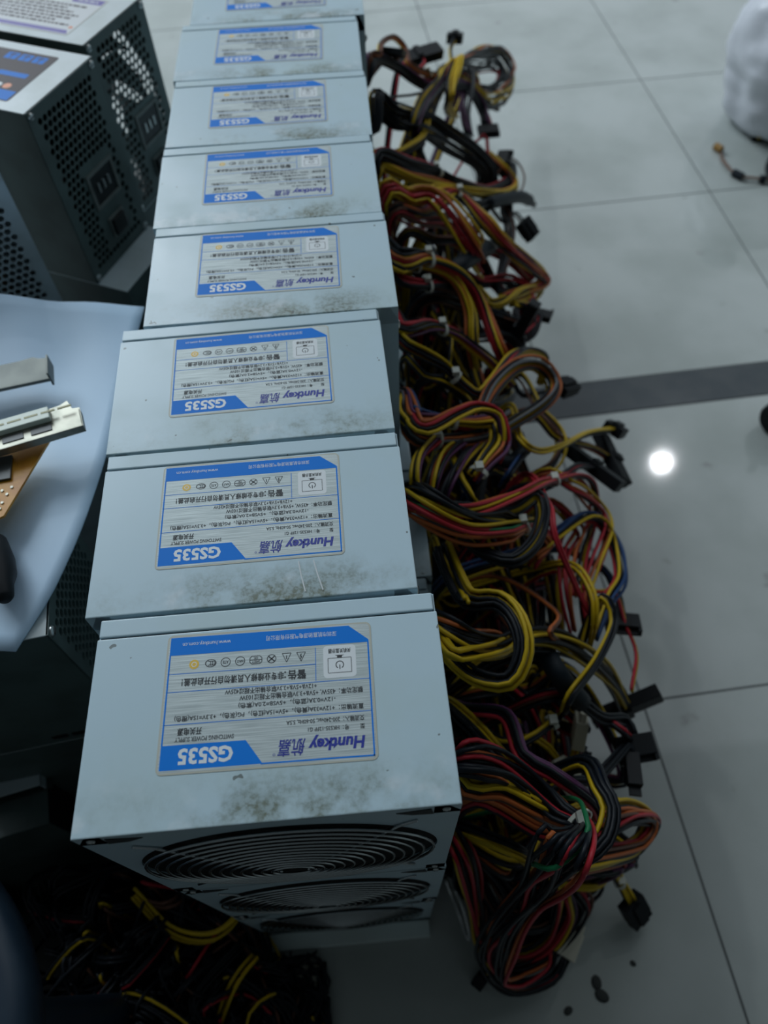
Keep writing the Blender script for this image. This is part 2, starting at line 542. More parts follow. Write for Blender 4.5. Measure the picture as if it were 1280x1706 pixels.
    L.text('SAFETY', x0 + .01, x1 - .01, 0.742, 0.760, L_INK, 0.02)
    L.text('OK', x0 + .018, x1 - .018, 0.770, 0.788, L_INK, 0.02)
    L.ring(0.640, 0.765, 0.0020, 0.0003, L_INK)
    L.text('INPUT', 0.624, 0.656, 0.755, 0.775, L_INK, 0.02)
    L.ring(0.710, 0.765, 0.0020, 0.0003, L_INK)
    L.text('ATE', 0.696, 0.724, 0.753, 0.777, L_INK, 0.02)
    L.ring(0.782, 0.765, 0.0017, 0.0003, L_INK, 24, 1.35)
    for du in (-0.010, 0.0, 0.010):
        L.ring(0.782 + du, 0.765, 0.0010, 0.0003, L_INK, 16, 1.0, 70, 290)
    L.disc(0.862, 0.765, 0.0020, L_YEL)
    L.ring(0.862, 0.765, 0.0011, 0.0003, L_WHITE, 16, dz=0.00003)
    # address band
    L.text('深圳市航嘉驰源电气股份有限公司', 0.17, 0.515, 0.905, 0.945, L_WHITE, 0.0)
    L.text('www.huntkey.com.cn', 0.690, 0.925, 0.905, 0.945, L_WHITE, 0.0)
    return L.b.mesh('label_sticker', LABMATS)
LABEL = main_label()

# ------------------------------------------------------------------ the power supply of the long row
PL, PD, PH = 0.140, 0.0850, 0.150
def cover_mesh():
    b = MB()
    # lid sheet with a folded, rounded front edge
    b.bbox(-PL / 2, PL / 2, 0.0, 0.0765, PH - 0.0012, PH, 0.0005)
    b.box(-PL / 2, PL / 2, 0.0, 0.0765, 0.0, 0.0010)
    # front sheet with the round fan opening
    n, R, cz = 64, 0.0635, 0.0770
    vs, fs = [], []
    hw = PL / 2
    for y in (0.0, 0.0010):
        for i in range(n):
            a = 2 * math.pi * (i + 0.5) / n
            c, s = math.cos(a), math.sin(a)
            k = min(hw / abs(c) if abs(c) > 1e-6 else 9, ((PH - cz - 0.0006) if s > 0 else cz) / abs(s) if abs(s) > 1e-6 else 9)
            vs.append((R * c, y, cz + R * s))
            vs.append((k * c, y, cz + k * s))
    o = 2 * n
    for i in range(n):
        j = (i + 1) % n
        fs.append((2 * i, 2 * j, 2 * j + 1, 2 * i + 1))
        fs.append((o + 2 * i, o + 2 * i + 1, o + 2 * j + 1, o + 2 * j))
        fs.append((2 * i, o + 2 * i, o + 2 * j, 2 * j))
        fs.append((2 * i + 1, 2 * j + 1, o + 2 * j + 1, o + 2 * i + 1))
    b.add(vs, fs)
    for sx in (-1, 1):       # fill the sheet corners
        for z0, z1 in ((0.0, 0.012), (PH - 0.012, PH - 0.0006)):
            x0, x1 = sorted((sx * (hw - 0.010), sx * hw))
            b.box(x0, x1, 0.0, 0.0010, z0, z1)
    return b.mesh('cover', m_case)
def chassis_mesh():
    b = MB()
    t = 0.001
    b.box(-PL / 2 + .0004, -PL / 2 + t, 0.0012, PD, 0.001, PH - 0.0013)
    b.box(PL / 2 - t, PL / 2 - .0004, 0.0012, PD, 0.001, PH - 0.0013)
    b.box(-PL / 2 + t, PL / 2 - t, PD - t, PD, 0.001, PH - 0.0006)
    b.box(-PL / 2 + t, PL / 2 - t, 0.006, PD - t, 0.0011, 0.0016)
    # lip of the back sheet folded over the lid
    b.bbox(-PL / 2 + .0006, PL / 2 - .0012, 0.0772, PD, PH - 0.0016, PH + 0.0003, 0.0006)
    return b.mesh('chassis', m_case)
def grille_mesh():
    b = MB()
    cz = 0.077
    for k in range(13):
        r = 0.009 + k * 0.0044
        bul = -0.0015 - 0.0045 * (1 - (r / 0.064) ** 2)
        b.tube([Vector((r * math.cos(2 * math.pi * i / 48), bul, cz + r * math.sin(2 * math.pi * i / 48))) for i in range(48)], 0.00065, 6, closed=True)
    for q in range(4):
        a = rad(45 + 90 * q)
        pts = []
        for k in range(8):
            r = 0.008 + k * (0.0760 - 0.008) / 7
            bul = -0.0005 - 0.0045 * max(0, 1 - (r / 0.064) ** 2)
            pts.append(Vector((r * math.cos(a), bul, cz + r * math.sin(a))))
        b.tube(pts, 0.0008, 6)
    return b.mesh('fan_grille', m_chrome, True)
def fan_mesh():
    b = MB()
    M = Matrix.Translation((0, 0.005, 0.077)) @ Matrix.Rotation(rad(90), 4, 'X')
    b.lathe([(0.020, -0.018), (0.0205, -0.001), (0.019, 0.001)], 32, 0, M)
    for k in range(7):
        a0 = 2 * math.pi * k / 7
        vs = []
        for i in range(6):
            r = 0.019 + i * 0.0074
            for s, z in ((-0.34, -0.015), (0.0, -0.008), (0.34, -0.002)):
                a = a0 + s * (1 + 0.1 * i) + 0.05 * i
                for dz in (0, 0.0012):
                    vs.append(M @ Vector((r * math.cos(a), r * math.sin(a), z + dz)))
        fs = []
        for i in range(5):
            for j in range(2):
                p = i * 6 + j * 2
                fs.append((p, p + 2, p + 8, p + 6))
                fs.append((p + 1, p + 7, p + 9, p + 3))
        b.add(vs, fs)
    return b.mesh('fan', m_fan, True, 40)
def frame_mesh():
    b = MB()
    M = Matrix.Translation((0, 0.0012, 0.077)) @ Matrix.Rotation(rad(-90), 4, 'X')
    b.lathe([(0.0655, 0.0), (0.0650, 0.024), (0.0630, 0.024), (0.0634, 0.0)], 48, 0, M)
    b.box(-0.066, 0.066, 0.028, 0.030, 0.004, 0.146)
    return b.mesh('fan_frame', m_dark)
def screw_mesh():
    b = MB()
    b.lathe([(0.0030, 0.0), (0.0029, 0.0008), (0.0020, 0.0016), (0.0004, 0.0019)], 14, 0, Matrix.Rotation(rad(90), 4, 'X'))
    b.box(-0.0021, 0.0021, -0.00205, -0.0012, -0.0003, 0.0003, 1)
    return b.mesh('screw', [m_screw, m_dark], True, 30)
def grommet_mesh():
    b = MB()
    M = Matrix.Translation((PL / 2 - 0.0004, 0.043, 0.030)) @ Matrix.Rotation(rad(90), 4, 'Y')
    b.lathe([(0.0135, 0.0), (0.0135, 0.0014), (0.0115, 0.0026), (0.009, 0.0014), (0.009, 0.0)], 24, 0, M)
    return b.mesh('grommet', m_black, True, 40)
def slot_mesh(s):
    b = MB()
    if True:
        M = Matrix.Identity(4)
        pts = [(s * 0.046, 0.1440), (s * 0.0590, 0.1470), (s * 0.0600, 0.1385), (s * 0.052, 0.1395)]
        vs = [(x, y, z) for y in (-0.0003, 0.0) for x, z in pts]
        b.add(vs, [(0, 1, 2, 3), (7, 6, 5, 4), (0, 4, 5, 1), (1, 5, 6, 2), (2, 6, 7, 3), (3, 7, 4, 0)])
    return b.mesh('mounting_slot', m_dark)
MESH = dict(cover=cover_mesh(), chassis=chassis_mesh(), fan_grille=grille_mesh(), fan=fan_mesh(), fan_frame=frame_mesh(), screw=screw_mesh(), grommet=grommet_mesh(), slot_left=slot_mesh(-1), slot_right=slot_mesh(1))

def part(name, me, parent, loc=(0, 0, 0), rot=(0, 0, 0)):
    o = bpy.data.objects.new(name, me)
    COL.objects.link(o)
    o.parent = parent
    o.location = loc
    o.rotation_euler = rot
    return o

ORD = ['first', 'second', 'third', 'fourth', 'fifth', 'sixth', 'seventh', 'eighth', 'ninth']
TOP = [(0.0, 0.0, 0.0), (-0.0066, 0.0874, 0.47), (-0.0083, 0.1746, 0.9), (0.0014, 0.2612, 0.31), (-0.0007, 0.3468, 0.28),
       (-0.0002, 0.4330, -0.6), (-0.0010, 0.5192, -0.8), (0.0062, 0.6056, -0.4), (0.0020, 0.6920, -0.2)]
TOPLAB = ['grey steel power supply with blue and silver label nearest the camera, top of its stack',
          'second grey power supply from the camera, top layer, scratched below its blue label',
          'third grey power supply from the camera, top layer, greasy smear along its front edge',
          'fourth grey power supply from the camera, top layer, glinting at its left side',
          'fifth grey power supply from the camera, top layer, dirty strip under its label',
          'sixth grey power supply from the camera in the top layer of the row',
          'seventh grey power supply from the camera in the top layer of the row',
          'eighth grey power supply from the camera, top layer, cut by the upper frame edge',
          'ninth grey power supply beyond the upper frame edge, cables showing beside it']
PSU = {}
def make_psu(k, layer):
    x, y, a = TOP[k]
    if layer < 2:
        x, a = (0.012 + 0.002 * math.sin(k * 3 + layer * 2), 0.4 * math.sin(k * 2.3 + layer)) if k else (0.001 * layer, 0.0)
        y = 0.0866 * k
    r = empty('power_supply', (x, y, 0.15 * layer + 0.0), rad(a))
    if layer == 2:
        lab = TOPLAB[k]
    else:
        lab = 'grey power supply in the %s layer, %s' % (('bottom', 'middle')[layer],
              'nearest the camera' if k == 0 else '%s stack from the camera' % ORD[k])
    tag(r, lab, 'power supply', 'stacked grey power supplies')
    part('cover', MESH['cover'], r)
    part('chassis', MESH['chassis'], r)
    part('grommet', MESH['grommet'], r)
    part('screw', MESH['screw'], r, (PL / 2, 0.010, 0.128), (0, 0, rad(90)))
    if layer == 2:
        part('label_sticker', LABEL, r, (0.0003 - (0.0012 if k % 2 else 0), 0.0468 + (0.0010 if k else 0), PH), (0, 0, rad(180 - 0.9 + (k % 3) * 0.5)))
    if k == 0:
        part('fan_grille', MESH['fan_grille'], r)
        part('fan', MESH['fan'], r)
        part('fan_frame', MESH['fan_frame'], r)
        part('mounting_slot', MESH['slot_left'], r)
        part('mounting_slot', MESH['slot_right'], r)
        for sx, z in ((-1, 0.1445), (1, 0.1445), (-1, 0.006), (1, 0.006)):
            part('screw', MESH['screw'], r, (sx * 0.0645, 0.0, z)).scale = (0.55, 0.55, 0.55)
    PSU[(k, layer)] = r
    return r
for layer in range(3):
    for k in range(9):
        make_psu(k, layer)

b = MB()
for x0, x1 in ((0.020, 0.0225), (0.0265, 0.030)):
    b.tube([Vector((x0, 0.018, PH)), Vector(((x0 + x1) / 2 - 0.0003, 0.011, PH)), Vector((x1, 0.003, PH))], 0.00032, 5)
b.build('scratch', m_white, PSU[(1, 2)])
# pale board under the front of the stack
b = MB()
b.bbox(-0.068, 0.069, -0.014, -0.001, 0.0, 0.010, 0.001)
tag(b.build('wooden_strip', new_mat('pale_board', (0.70, 0.80, 0.78), 0.4)), 'pale flat strip on the floor along the foot of the nearest stack', 'strip')

# ------------------------------------------------------------------ cables
WR = 0.0014
def conn_mesh(kind):
    b = MB()
    # plug pointing along +X from the wire entry at x = 0
    if kind == 'atx':
        b.bbox(0, 0.014, -0.0255, 0.0255, -0.0048, 0.0048, 0.0006)
        for i in range(12):
            for j in range(2):
                y, z = -0.0231 + 0.0042 * i, -0.0021 + 0.0042 * j
                b.box(0.0138, 0.0158, y - 0.0018, y + 0.0018, z - 0.0018, z + 0.0018)
        b.box(0.002, 0.015, -0.003, 0.003, 0.0046, 0.0066)
    elif kind == 'cpu':
        for s in (-1, 1):
            b.bbox(0, 0.015, s * 0.0046 - 0.0043, s * 0.0046 + 0.0043, -0.0047, 0.0047, 0.0005)
            for i in range(2):
                for j in range(2):
                    y, z = s * 0.0046 - 0.0021 + 0.0042 * i, -0.0021 + 0.0042 * j
                    b.box(0.0148, 0.020, y - 0.0018, y + 0.0018, z - 0.0018, z + 0.0018)
        b.box(0.002, 0.018, -0.0035, 0.0035, 0.0045, 0.0065)
    elif kind == 'sata':
        b.bbox(0, 0.012, -0.0115, 0.0115, -0.0030, 0.0030, 0.0005)
        b.box(0.0118, 0.0155, -0.0095, 0.0095, -0.0024, -0.0008)
        b.box(0.0118, 0.0155, -0.0115, -0.0095, -0.0024, 0.0024)
        b.box(0.0118, 0.0155, 0.0095, 0.0115, -0.0024, 0.0024)
    elif kind == 'floppy':
        b.bbox(0, 0.019, -0.0042, 0.0042, -0.0024, 0.0024, 0.0004)
        b.box(0.0188, 0.024, -0.0034, 0.0034, -0.0022, -0.0006)
    else:   # molex
        b.bbox(0, 0.017, -0.0104, 0.0104, -0.0038, 0.0038, 0.0006)
        for i in range(4):
            b.cyl((0.017, -0.0076 + 0.0051 * i, 0), 0.0021, 0.0055, 'X', 10)
    return b.mesh('connector', m_nylon if kind == 'molex' else m_black)
CONN = {k: conn_mesh(k) for k in ('atx', 'cpu', 'sata', 'floppy', 'molex')}

def cable(psu, pts, cols, R=None, flat=0.75, ties=(), end=None, twist=0.15, sleeve=None, hole=True, spread=1.0, conn_roll=0.0, seed=None):
    """a bundle of separate wires leaving psu = (stack, layer); pts are world points; ties are fractions of its length"""
    rng = random.Random(seed if seed is not None else len(bpy.data.objects))
    root = PSU[psu]
    rl = Vector(root.location)
    if hole and psu[0] >= 5 and seed is None and len(cols) > 2:
        cols = ''.join(c * 2 for c in cols[:9]) + cols[9:]
        R = R * 1.35 if R else None
        flat = min(flat, 0.62)
    if hole:
        pts = [rl + Vector((PL / 2 - 0.004, 0.043, 0.030)), rl + Vector((PL / 2 + 0.008, 0.043, 0.032))] + list(pts)
    c = spline(pts, 0.0065)
    n = len(c)
    Minv = Matrix.Rotation(-root.rotation_euler.z, 4, 'Z') @ Matrix.Translation(-rl)
    e = empty('cable_bundle', (0, 0, 0), 0, root)
    nw = len(cols)
    if R is None:
        R = 0.00165 * math.sqrt(nw) * 1.05
    R *= spread
    Rt = 0.00132 * math.sqrt(nw)
    # positions across the bundle, sorted so that equal colours lie side by side
    pos = []
    for i in range(nw):
        rr = math.sqrt((i + 0.4) / nw)
        an = i * 2.39996 + 0.5
        pos.append((rr * math.cos(an), rr * math.sin(an)))
    pos.sort(key=lambda p: p[0] - 0.25 * p[1])
    # frames
    T = []
    for i in range(n):
        t = c[min(i + 1, n - 1)] - c[max(i - 1, 0)]
        T.append(t.normalized())
    S = []
    s = T[0].cross(Vector((0, 0, 1)))
    if s.length < 0.1:
        s = Vector((0, 1, 0))
    s.normalize()
    for i in range(n):
        h = T[i].cross(Vector((0, 0, 1)))
        s = s - T[i] * s.dot(T[i])
        if h.length > 0.35:
            h.normalize()
            if h.dot(s) < 0:
                h = -h if False else h
            s = s.lerp(h, 0.12)
        s = (s - T[i] * s.dot(T[i]))
        s = s.normalized() if s.length > 1e-6 else Vector((1, 0, 0))
        S.append(s)
    ph0 = rng.uniform(-0.5, 0.5)
    prof = []
    for i in range(n):
        f = i / (n - 1)
        r = R
        for tf in list(ties) + ([0.02] if hole else []):
            d = abs(f - tf) * n * 0.0065
            r = min(r, Rt + (R - Rt) * min(1, (d / 0.035)) ** 1.2) if r > Rt else r
        prof.append(r)
    for w in range(nw):
        u, v = pos[w]
        k1, k2, k3, k4 = (rng.uniform(0, 6.28) for _ in range(4))
        q1, q2 = rng.uniform(9, 22), rng.uniform(9, 22)
        P = []
        for i in range(n):
            th = ph0 + twist * 6.28 * i * 0.0065 / 0.10 * 0.4
            r = prof[i]
            jit = 0.30 * (r - Rt * 0.6)
            d = i * 0.0065
            uu = u * r + jit * math.sin(q1 * d * 2 + k1) 
            vv = v * r * flat + jit * 0.7 * math.sin(q2 * d * 2 + k2)
            a = uu * math.cos(th) - vv * math.sin(th)
            bq = uu * math.sin(th) + vv * math.cos(th)
            N = S[i].cross(T[i])
            p = c[i] + S[i] * a + N * bq
            if p.z < 0.0016:
                p.z = 0.0016
            P.append(Minv @ p)
        mb = MB()
        mb.tube(P, WR, 5)
        o = bpy.data.objects.new('wire', mb.mesh('wire', WIRE[cols[w]], True))
        COL.objects.link(o)
        o.parent = e
    if sleeve:
        a, bb = int(sleeve[0] * (n - 1)), int(sleeve[1] * (n - 1))
        mb = MB()
        mb.tube([Minv @ p for p in c[a:bb + 1]], max(R, Rt) * 1.12 + WR, 12)
        mb.build('sleeve', m_sleeve, e, smooth=True)
    for tf in ties:
        i = int(tf * (n - 1))
        p, N = c[i], S[i].cross(T[i])
        rr = Rt + WR * 1.3
        mb = MB()
        ring = [Minv @ (p + S[i] * rr * math.cos(6.283 * k / 16) + N * rr * flat * 1.05 * math.sin(6.283 * k / 16)) for k in range(16)]
        tl = (Minv.to_3x3() @ T[i]).normalized()
        vs = []
        for q in ring:
            ctr = Minv @ p
            o_ = (q - ctr) * 0.16
            vs += [q - tl * 0.0017, q + tl * 0.0017, q + o_ + tl * 0.0017, q + o_ - tl * 0.0017]
        fs = []
        for k in range(16):
            a4, b4 = 4 * k, 4 * ((k + 1) % 16)
            for j in range(4):
                fs.append((a4 + j, a4 + (j + 1) % 4, b4 + (j + 1) % 4, b4 + j))
        mb.add(vs, fs)
        hd = Minv @ (p + Vector((0, 0, 1)) * (rr * 0.95))
        mb.box(hd.x - .0026, hd.x + .0026, hd.y - .0028, hd.y + .0028, hd.z - .001, hd.z + .003)
        mb.build('cable_tie', m_tie, e)
    if end:
        t = (Minv.to_3x3() @ T[-1]).normalized()
        o = part('connector', CONN[end], e, Minv @ c[-1])
        o.scale = (1.25, 1.2, 1.2)
        X = t
        Y = Vector((0, 0, 1)).cross(X)
        if Y.length < 0.2:
            Y = Vector((0, 1, 0))
        Y.normalize()
        Z = X.cross(Y)
        o.rotation_euler = (Matrix((X, Y, Z)).transposed() @ Matrix.Rotation(conn_roll, 3, 'X')).to_euler()
        o.location.z = max(o.location.z, 0.007 - rl.z)
    return e

def PP(*pts):
    """(px, py) on the sloping heap, (px, py, off) lifted by off metres, (px, py, z, 1) at height z"""
    out = []
    for p in pts:
        if len(p) == 2:
            out.append(heap(p[0], p[1]))
        elif len(p) == 3:
            out.append(heap(p[0], p[1], p[2]))
        else:
            out.append(at(p[0], p[1], p[2]))
    return out

# ---- first stack
cable((0, 2), PP((775, 1268), (832, 1276), (893, 1316), (935, 1352, .01), (972, 1376, .03), (938, 1420, .04), (888, 1490, .24, 1), (838, 1565, .16, 1), (822, 1612, .09, 1), (860, 1640, .045, 1), (915, 1622, .03, 1), (932, 1590, .03, 1)),
      'rokkkkkrkkkkkkok', R=0.0125, flat=0.45, ties=(0.24,), end='molex', twist=0.0)
cable((0, 2), PP((780, 1312, -.01), (832, 1312, -.005), (885, 1340), (930, 1362, -.01), (985, 1352, -.01), (1045, 1344, -.015), (1082, 1366, -.025), (1062, 1408, -.035), (1000, 1430, -.03), (940, 1440, -.03)),
      'yyyyykkkyyoorn', ties=(0.3,), twist=0.1)
cable((0, 1), PP((800, 1330, -.06), (900, 1385, -.04), (985, 1385, -.02), (1050, 1362, -.015), (1088, 1372, -.03), (1050, 1420, -.05), (980, 1440, -.05), (930, 1452, -.04)), 'onoorrkkoork', twist=0.2)
cable((0, 1), PP((900, 1300, -.05), (975, 1272, .01), (1000, 1312, .03), (1017, 1348, .035), (1005, 1396, .03), (970, 1425, .02), (930, 1440, 0)), 'kkkukkyyyk', twist=0.03)
cable((0, 1), PP((930, 1330, -.01), (976, 1355, .045), (974, 1404, .045), (925, 1446, .03), (890, 1440, 0)), 'g', R=0.0005)
cable((0, 1), PP((860, 1420, -.06), (915, 1460, .12, 1), (985, 1474, .09, 1), (1020, 1452, .07, 1), (1036, 1475, .045, 1), (1050, 1500, .03, 1)), 'kkkkyyyy', end='cpu', ties=(0.93,))
cable((0, 1), PP((770, 1420, .22, 1), (790, 1500, .14, 1), (798, 1560, .07, 1), (835, 1606, .03, 1), (905, 1590, .03, 1), (950, 1530, .05, 1), (940, 1480, .10, 1)), 'rkkyrkpkry', spread=1.3)
cable((0, 0), PP((800, 1460, .10, 1), (815, 1550, .06, 1), (862, 1585, .05, 1), (912, 1560, .06, 1), (930, 1500, .10, 1), (915, 1462, .13, 1)), 'yykkyr', spread=1.2)
cable((0, 0), PP((790, 1480, .10, 1), (805, 1575, .06, 1), (855, 1615, .035, 1), (925, 1580, .03, 1), (975, 1510, .04, 1), (950, 1470, .08, 1)), 'nnrkkknrkk', spread=1.4)
cable((0, 0), PP((820, 1500, .08, 1), (840, 1565, .05, 1), (826, 1595, .03, 1), (806, 1625, .01, 1)), 'yk', end='floppy')
cable((0, 0), PP((790, 1500, .08, 1), (815, 1580, .05, 1), (850, 1605, .02, 1)), 'ykky', end='sata', conn_roll=1.2)
cable((0, 0), PP((780, 1440, .10, 1), (830, 1520, .09, 1), (890, 1540, .08, 1), (940, 1505, .05, 1), (962, 1490, .03, 1)), 'nkrknkrkkk', spread=1.2)
for q, (a, c) in enumerate((((790, 1400), (850, 1520)), ((800, 1440), (880, 1560)), ((770, 1470), (830, 1590)), ((830, 1420), (900, 1500)), ((860, 1430), (950, 1500)), ((840, 1470), (850, 1600)))):
    cable((0, q % 2), PP((770, 1400, .16, 1), (a[0], a[1], .10, 1), ((a[0] + c[0]) / 2 + 14, (a[1] + c[1]) / 2 - 8, .07, 1), (c[0], c[1], .03, 1), (c[0] + 45, c[1] - 25, .02, 1), (c[0] + 30, c[1] - 80, .05, 1)), ('knkkrkk', 'kkykknk', 'nkrkkkk')[q % 3], spread=1.5)
# ---- second stack
cable((1, 2), PP((740, 1052, .0), (785, 1076, .0), (835, 1080, -.005), (875, 1063, .0), (930, 1068, .0), (985, 1098, -.01), (1020, 1136, -.04), (1040, 1172, -.07)),
      'kkykykkyykyk', R=0.0075, flat=0.6, end='atx', twist=0.03, spread=1.15, conn_roll=1.3)
cable((1, 2), PP((742, 1085, -.005), (790, 1128, .0), (848, 1136, .02), (873, 1085, .035), (862, 1032, .035), (830, 1000, .02), (782, 997, .0), (758, 960, -.01), (738, 910, -.02)),
      'kkkkkyyyyy', R=0.006, twist=0.02)
cable((1, 2), PP((745, 1040, .005), (785, 1056, .0), (830, 1062, -.02), (860, 1090, -.03)), 'kgokkk')
cable((1, 2), PP((750, 1088, .01), (790, 1090, .012), (832, 1083, .01), (858, 1070, -.01)), 'yyyyy', R=0.007, flat=0.5)
cable((1, 1), PP((752, 1178, -.06), (790, 1212, -.05), (830, 1258, -.03), (880, 1310, -.03), (940, 1350, -.03)), 'yyykkrpkk')
cable((1, 1), PP((780, 1180, -.06), (845, 1190, -.02), (872, 1255, .0), (915, 1282, .01), (985, 1332, .01), (1000, 1360, 0)), 'ppkkpr', twist=0.05)
cable((1, 1), PP((830, 1100, -.05), (900, 1085, -.02), (925, 1115, -.005), (955, 1155, -.01), (1000, 1195, -.02), (1040, 1200, -.02), (1052, 1225, -.02)), 'kkkkkknk', sleeve=(0.45, 0.72), end='sata')
cable((1, 1), PP((840, 1240, -.07), (930, 1195, -.03), (952, 1158, .0), (995, 1100, .01), (1022, 1035, .02), (1004, 995, .02), (980, 1040, -.01), (960, 1100, -.03)), 'yyykk', ties=(0.42,))
cable((1, 0), PP((860, 1180, -.07), (945, 1160, -.02), (1000, 1195, -.03), (1045, 1225, -.02), (1040, 1250, .03, 1), (1000, 1290, .03, 1)), 'kokrnkk')
cable((1, 0), PP((880, 1230, -.1), (945, 1290, -.09), (957, 1262, -.08), (962, 1238, -.07)), 'yyk', end='molex', conn_roll=1.5)
cable((1, 0), PP((850, 1250, -.1), (920, 1290, -.03), (975, 1300, -.01), (1000, 1290, -.02), (1045, 1240, -.02), (1052, 1255, -.02)), 'kkk', end='floppy')
cable((1, 0), PP((830, 1290, -.12), (890, 1318, -.09), (920, 1306, -.07), (935, 1298, -.07)), 'rryk', end='molex')
# ---- third stack
cable((2, 2), PP((702, 838, .012), (775, 872, .018), (846, 877, .016), (885, 876, -.005), (905, 900, -.03), (880, 940, -.04)),
      'kkkkykyygrrrrraoooo', R=0.0105, flat=0.5, ties=(0.62,), twist=0.0)
cable((2, 2), PP((700, 836, .010), (760, 846, .010), (850, 850, .012), (893, 826, .025), (906, 855, .03), (893, 902, .03), (853, 934, .02), (802, 918, .0), (770, 890, -.02)), 'kkkkykyk', R=0.0048, twist=0.05)
cable((2, 2), PP((702, 842, .01), (780, 848, .02), (853, 826, .025), (908, 805, .02), (960, 793, .01), (985, 810, .0), (988, 860, -.02), (970, 930, -.02), (965, 990, -.02)), 'rorykr', ties=(0.5,), spread=1.3)
cable((2, 1), PP((840, 830, -.04), (905, 810, .0), (940, 790, .01), (962, 777, .01), (984, 778, .005)), 'kkkrkk', end='atx', twist=0)
cable((2, 1), PP((880, 800, -.02), (950, 810, .01), (1000, 850, .0), (1012, 890, .0), (990, 950, -.01), (975, 1000, -.02), (985, 1060, -.03)), 'oryokr', spread=1.8)
cable((2, 1), PP((860, 800, -.03), (912, 838, .03), (924, 893, .035), (958, 975, .02), (980, 1020, .01)), 'rr', R=0.002)
cable((2, 1), PP((820, 960, -.06), (925, 1018, .01), (916, 1052, .02), (930, 1068, .0), (960, 1080, -.02)), 'no', R=0.001)
cable((2, 1), PP((880, 950, -.06), (950, 942, .0), (985, 988, .02), (988, 1038, .01), (980, 1080, -.02)), 'yyk')
cable((2, 1), PP((760, 960, -.06), (880, 920, -.03), (980, 860, .0), (1022, 900, .0), (1035, 960, .005), (1012, 1000, .0), (990, 1060, -.01)), 'uukukrky', spread=1.3)
cable((2, 0), PP((900, 960, -.06), (985, 985, -.02), (1025, 990, -.01), (1042, 1040, -.01), (1060, 1090, -.01), (1052, 1150, -.01)), 'yr', R=0.0015)
cable((2, 0), PP((880, 930, -.08), (990, 940, -.03), (1025, 985, -.02), (1035, 1025, -.015)), 'kkuk', end='sata')
cable((2, 0), PP((870, 850, -.05), (960, 880, -.02), (945, 920, -.02), (940, 980, -.02), (950, 1050, -.04)), 'ororyr', spread=2.2)
cable((2, 1), PP((720, 900, -.08), (735, 930, -.04), (765, 980, -.01), (775, 1000, .01)), 'yyk', R=0.003)
# ---- fourth stack
cable((3, 2), PP((686, 693, .0), (742, 699, .0), (790, 704, .01), (826, 705, .02), (834, 740, .025), (812, 768, .02), (790, 796, .01)),
      'uprrokkyyky', R=0.0075, flat=0.6, ties=(0.5, 0.97))
cable((3, 2), PP((690, 722, -.005), (745, 732, -.005), (792, 728, .0), (835, 716, .005), (905, 675, .03), (924, 640, .035), (900, 609, .035), (862, 612, .03), (827, 642, .02), (806, 680, .015), (800, 720, .0)),
      'yykykooyooako', R=0.0068, flat=0.7, ties=(0.22,), twist=0.03)
cable((3, 2), PP((700, 712, .01), (760, 690, .02), (795, 678, .03), (830, 690, .035), (842, 730, .03), (828, 770, .01)), 'ornrkkpy', R=0.005)
cable((3, 1), PP((840, 680, -.03), (866, 732, .01), (897, 752, .01), (935, 744, .01), (978, 722, .005), (1020, 716, .0)), 'yykk', end='cpu', twist=0)
cable((3, 1), PP((860, 690, -.03), (930, 730, -.01), (985, 745, -.005), (1012, 760, -.005)), 'ornyk', end='atx')
cable((3, 1), PP((735, 735, -.02), (703, 752, .0), (692, 795, .0), (700, 832, -.02), (720, 850, -.04)), 'rpyky', spread=1.2)
cable((3, 1), PP((770, 745, -.02), (740, 758, .0), (722, 800, .0), (718, 835, -.02), (730, 850, -.05)), 'pkyork')
cable((3, 1), PP((795, 745, -.02), (775, 760, .0), (750, 800, .0), (735, 840, -.02), (740, 850, -.05)), 'ypkap')
cable((3, 1), PP((740, 760, -.03), (770, 800, .0), (790, 835, .0), (805, 850, -.02)), 'yyku', R=0.003)
cable((3, 0), PP((800, 790, -.05), (850, 770, -.01), (880, 745, .0), (850, 790, .0), (838, 810, -.02)), 'kuku', sleeve=(0.55, 0.8))
cable((3, 0), PP((840, 640, -.07), (905, 690, -.02), (935, 730, -.01), (925, 770, -.01), (880, 800, -.03)), 'ykykn', spread=1.6)
# ---- fifth stack
cable((4, 2), PP((668, 546, .0), (712, 541, .0), (752, 553, .0), (785, 577, .0), (820, 606, -.005), (850, 640, -.01)),
      'krrrrkyyokyp', R=0.0065, ties=(0.55,), flat=0.6)
cable((4, 2), PP((668, 566, -.005), (702, 588, .0), (740, 610, .0), (768, 637, .0), (798, 657, .005), (822, 632, .015), (857, 592, .015), (885, 583, .01), (908, 598, .0), (900, 640, -.03)), 'yykkryyk', R=0.0045, ties=(0.35,))
cable((4, 1), PP((672, 600, -.02), (705, 625, -.01), (740, 636, -.01), (775, 660, -.01), (790, 690, -.03)), 'kykyk')
cable((4, 1), PP((700, 640, -.05), (760, 640, -.03), (775, 680, -.02), (780, 700, -.03)), 'rrkkk')
cable((4, 0), PP((820, 640, -.07), (870, 660, -.04), (905, 655, -.03), (930, 648, -.02)), 'kk', end='cpu')
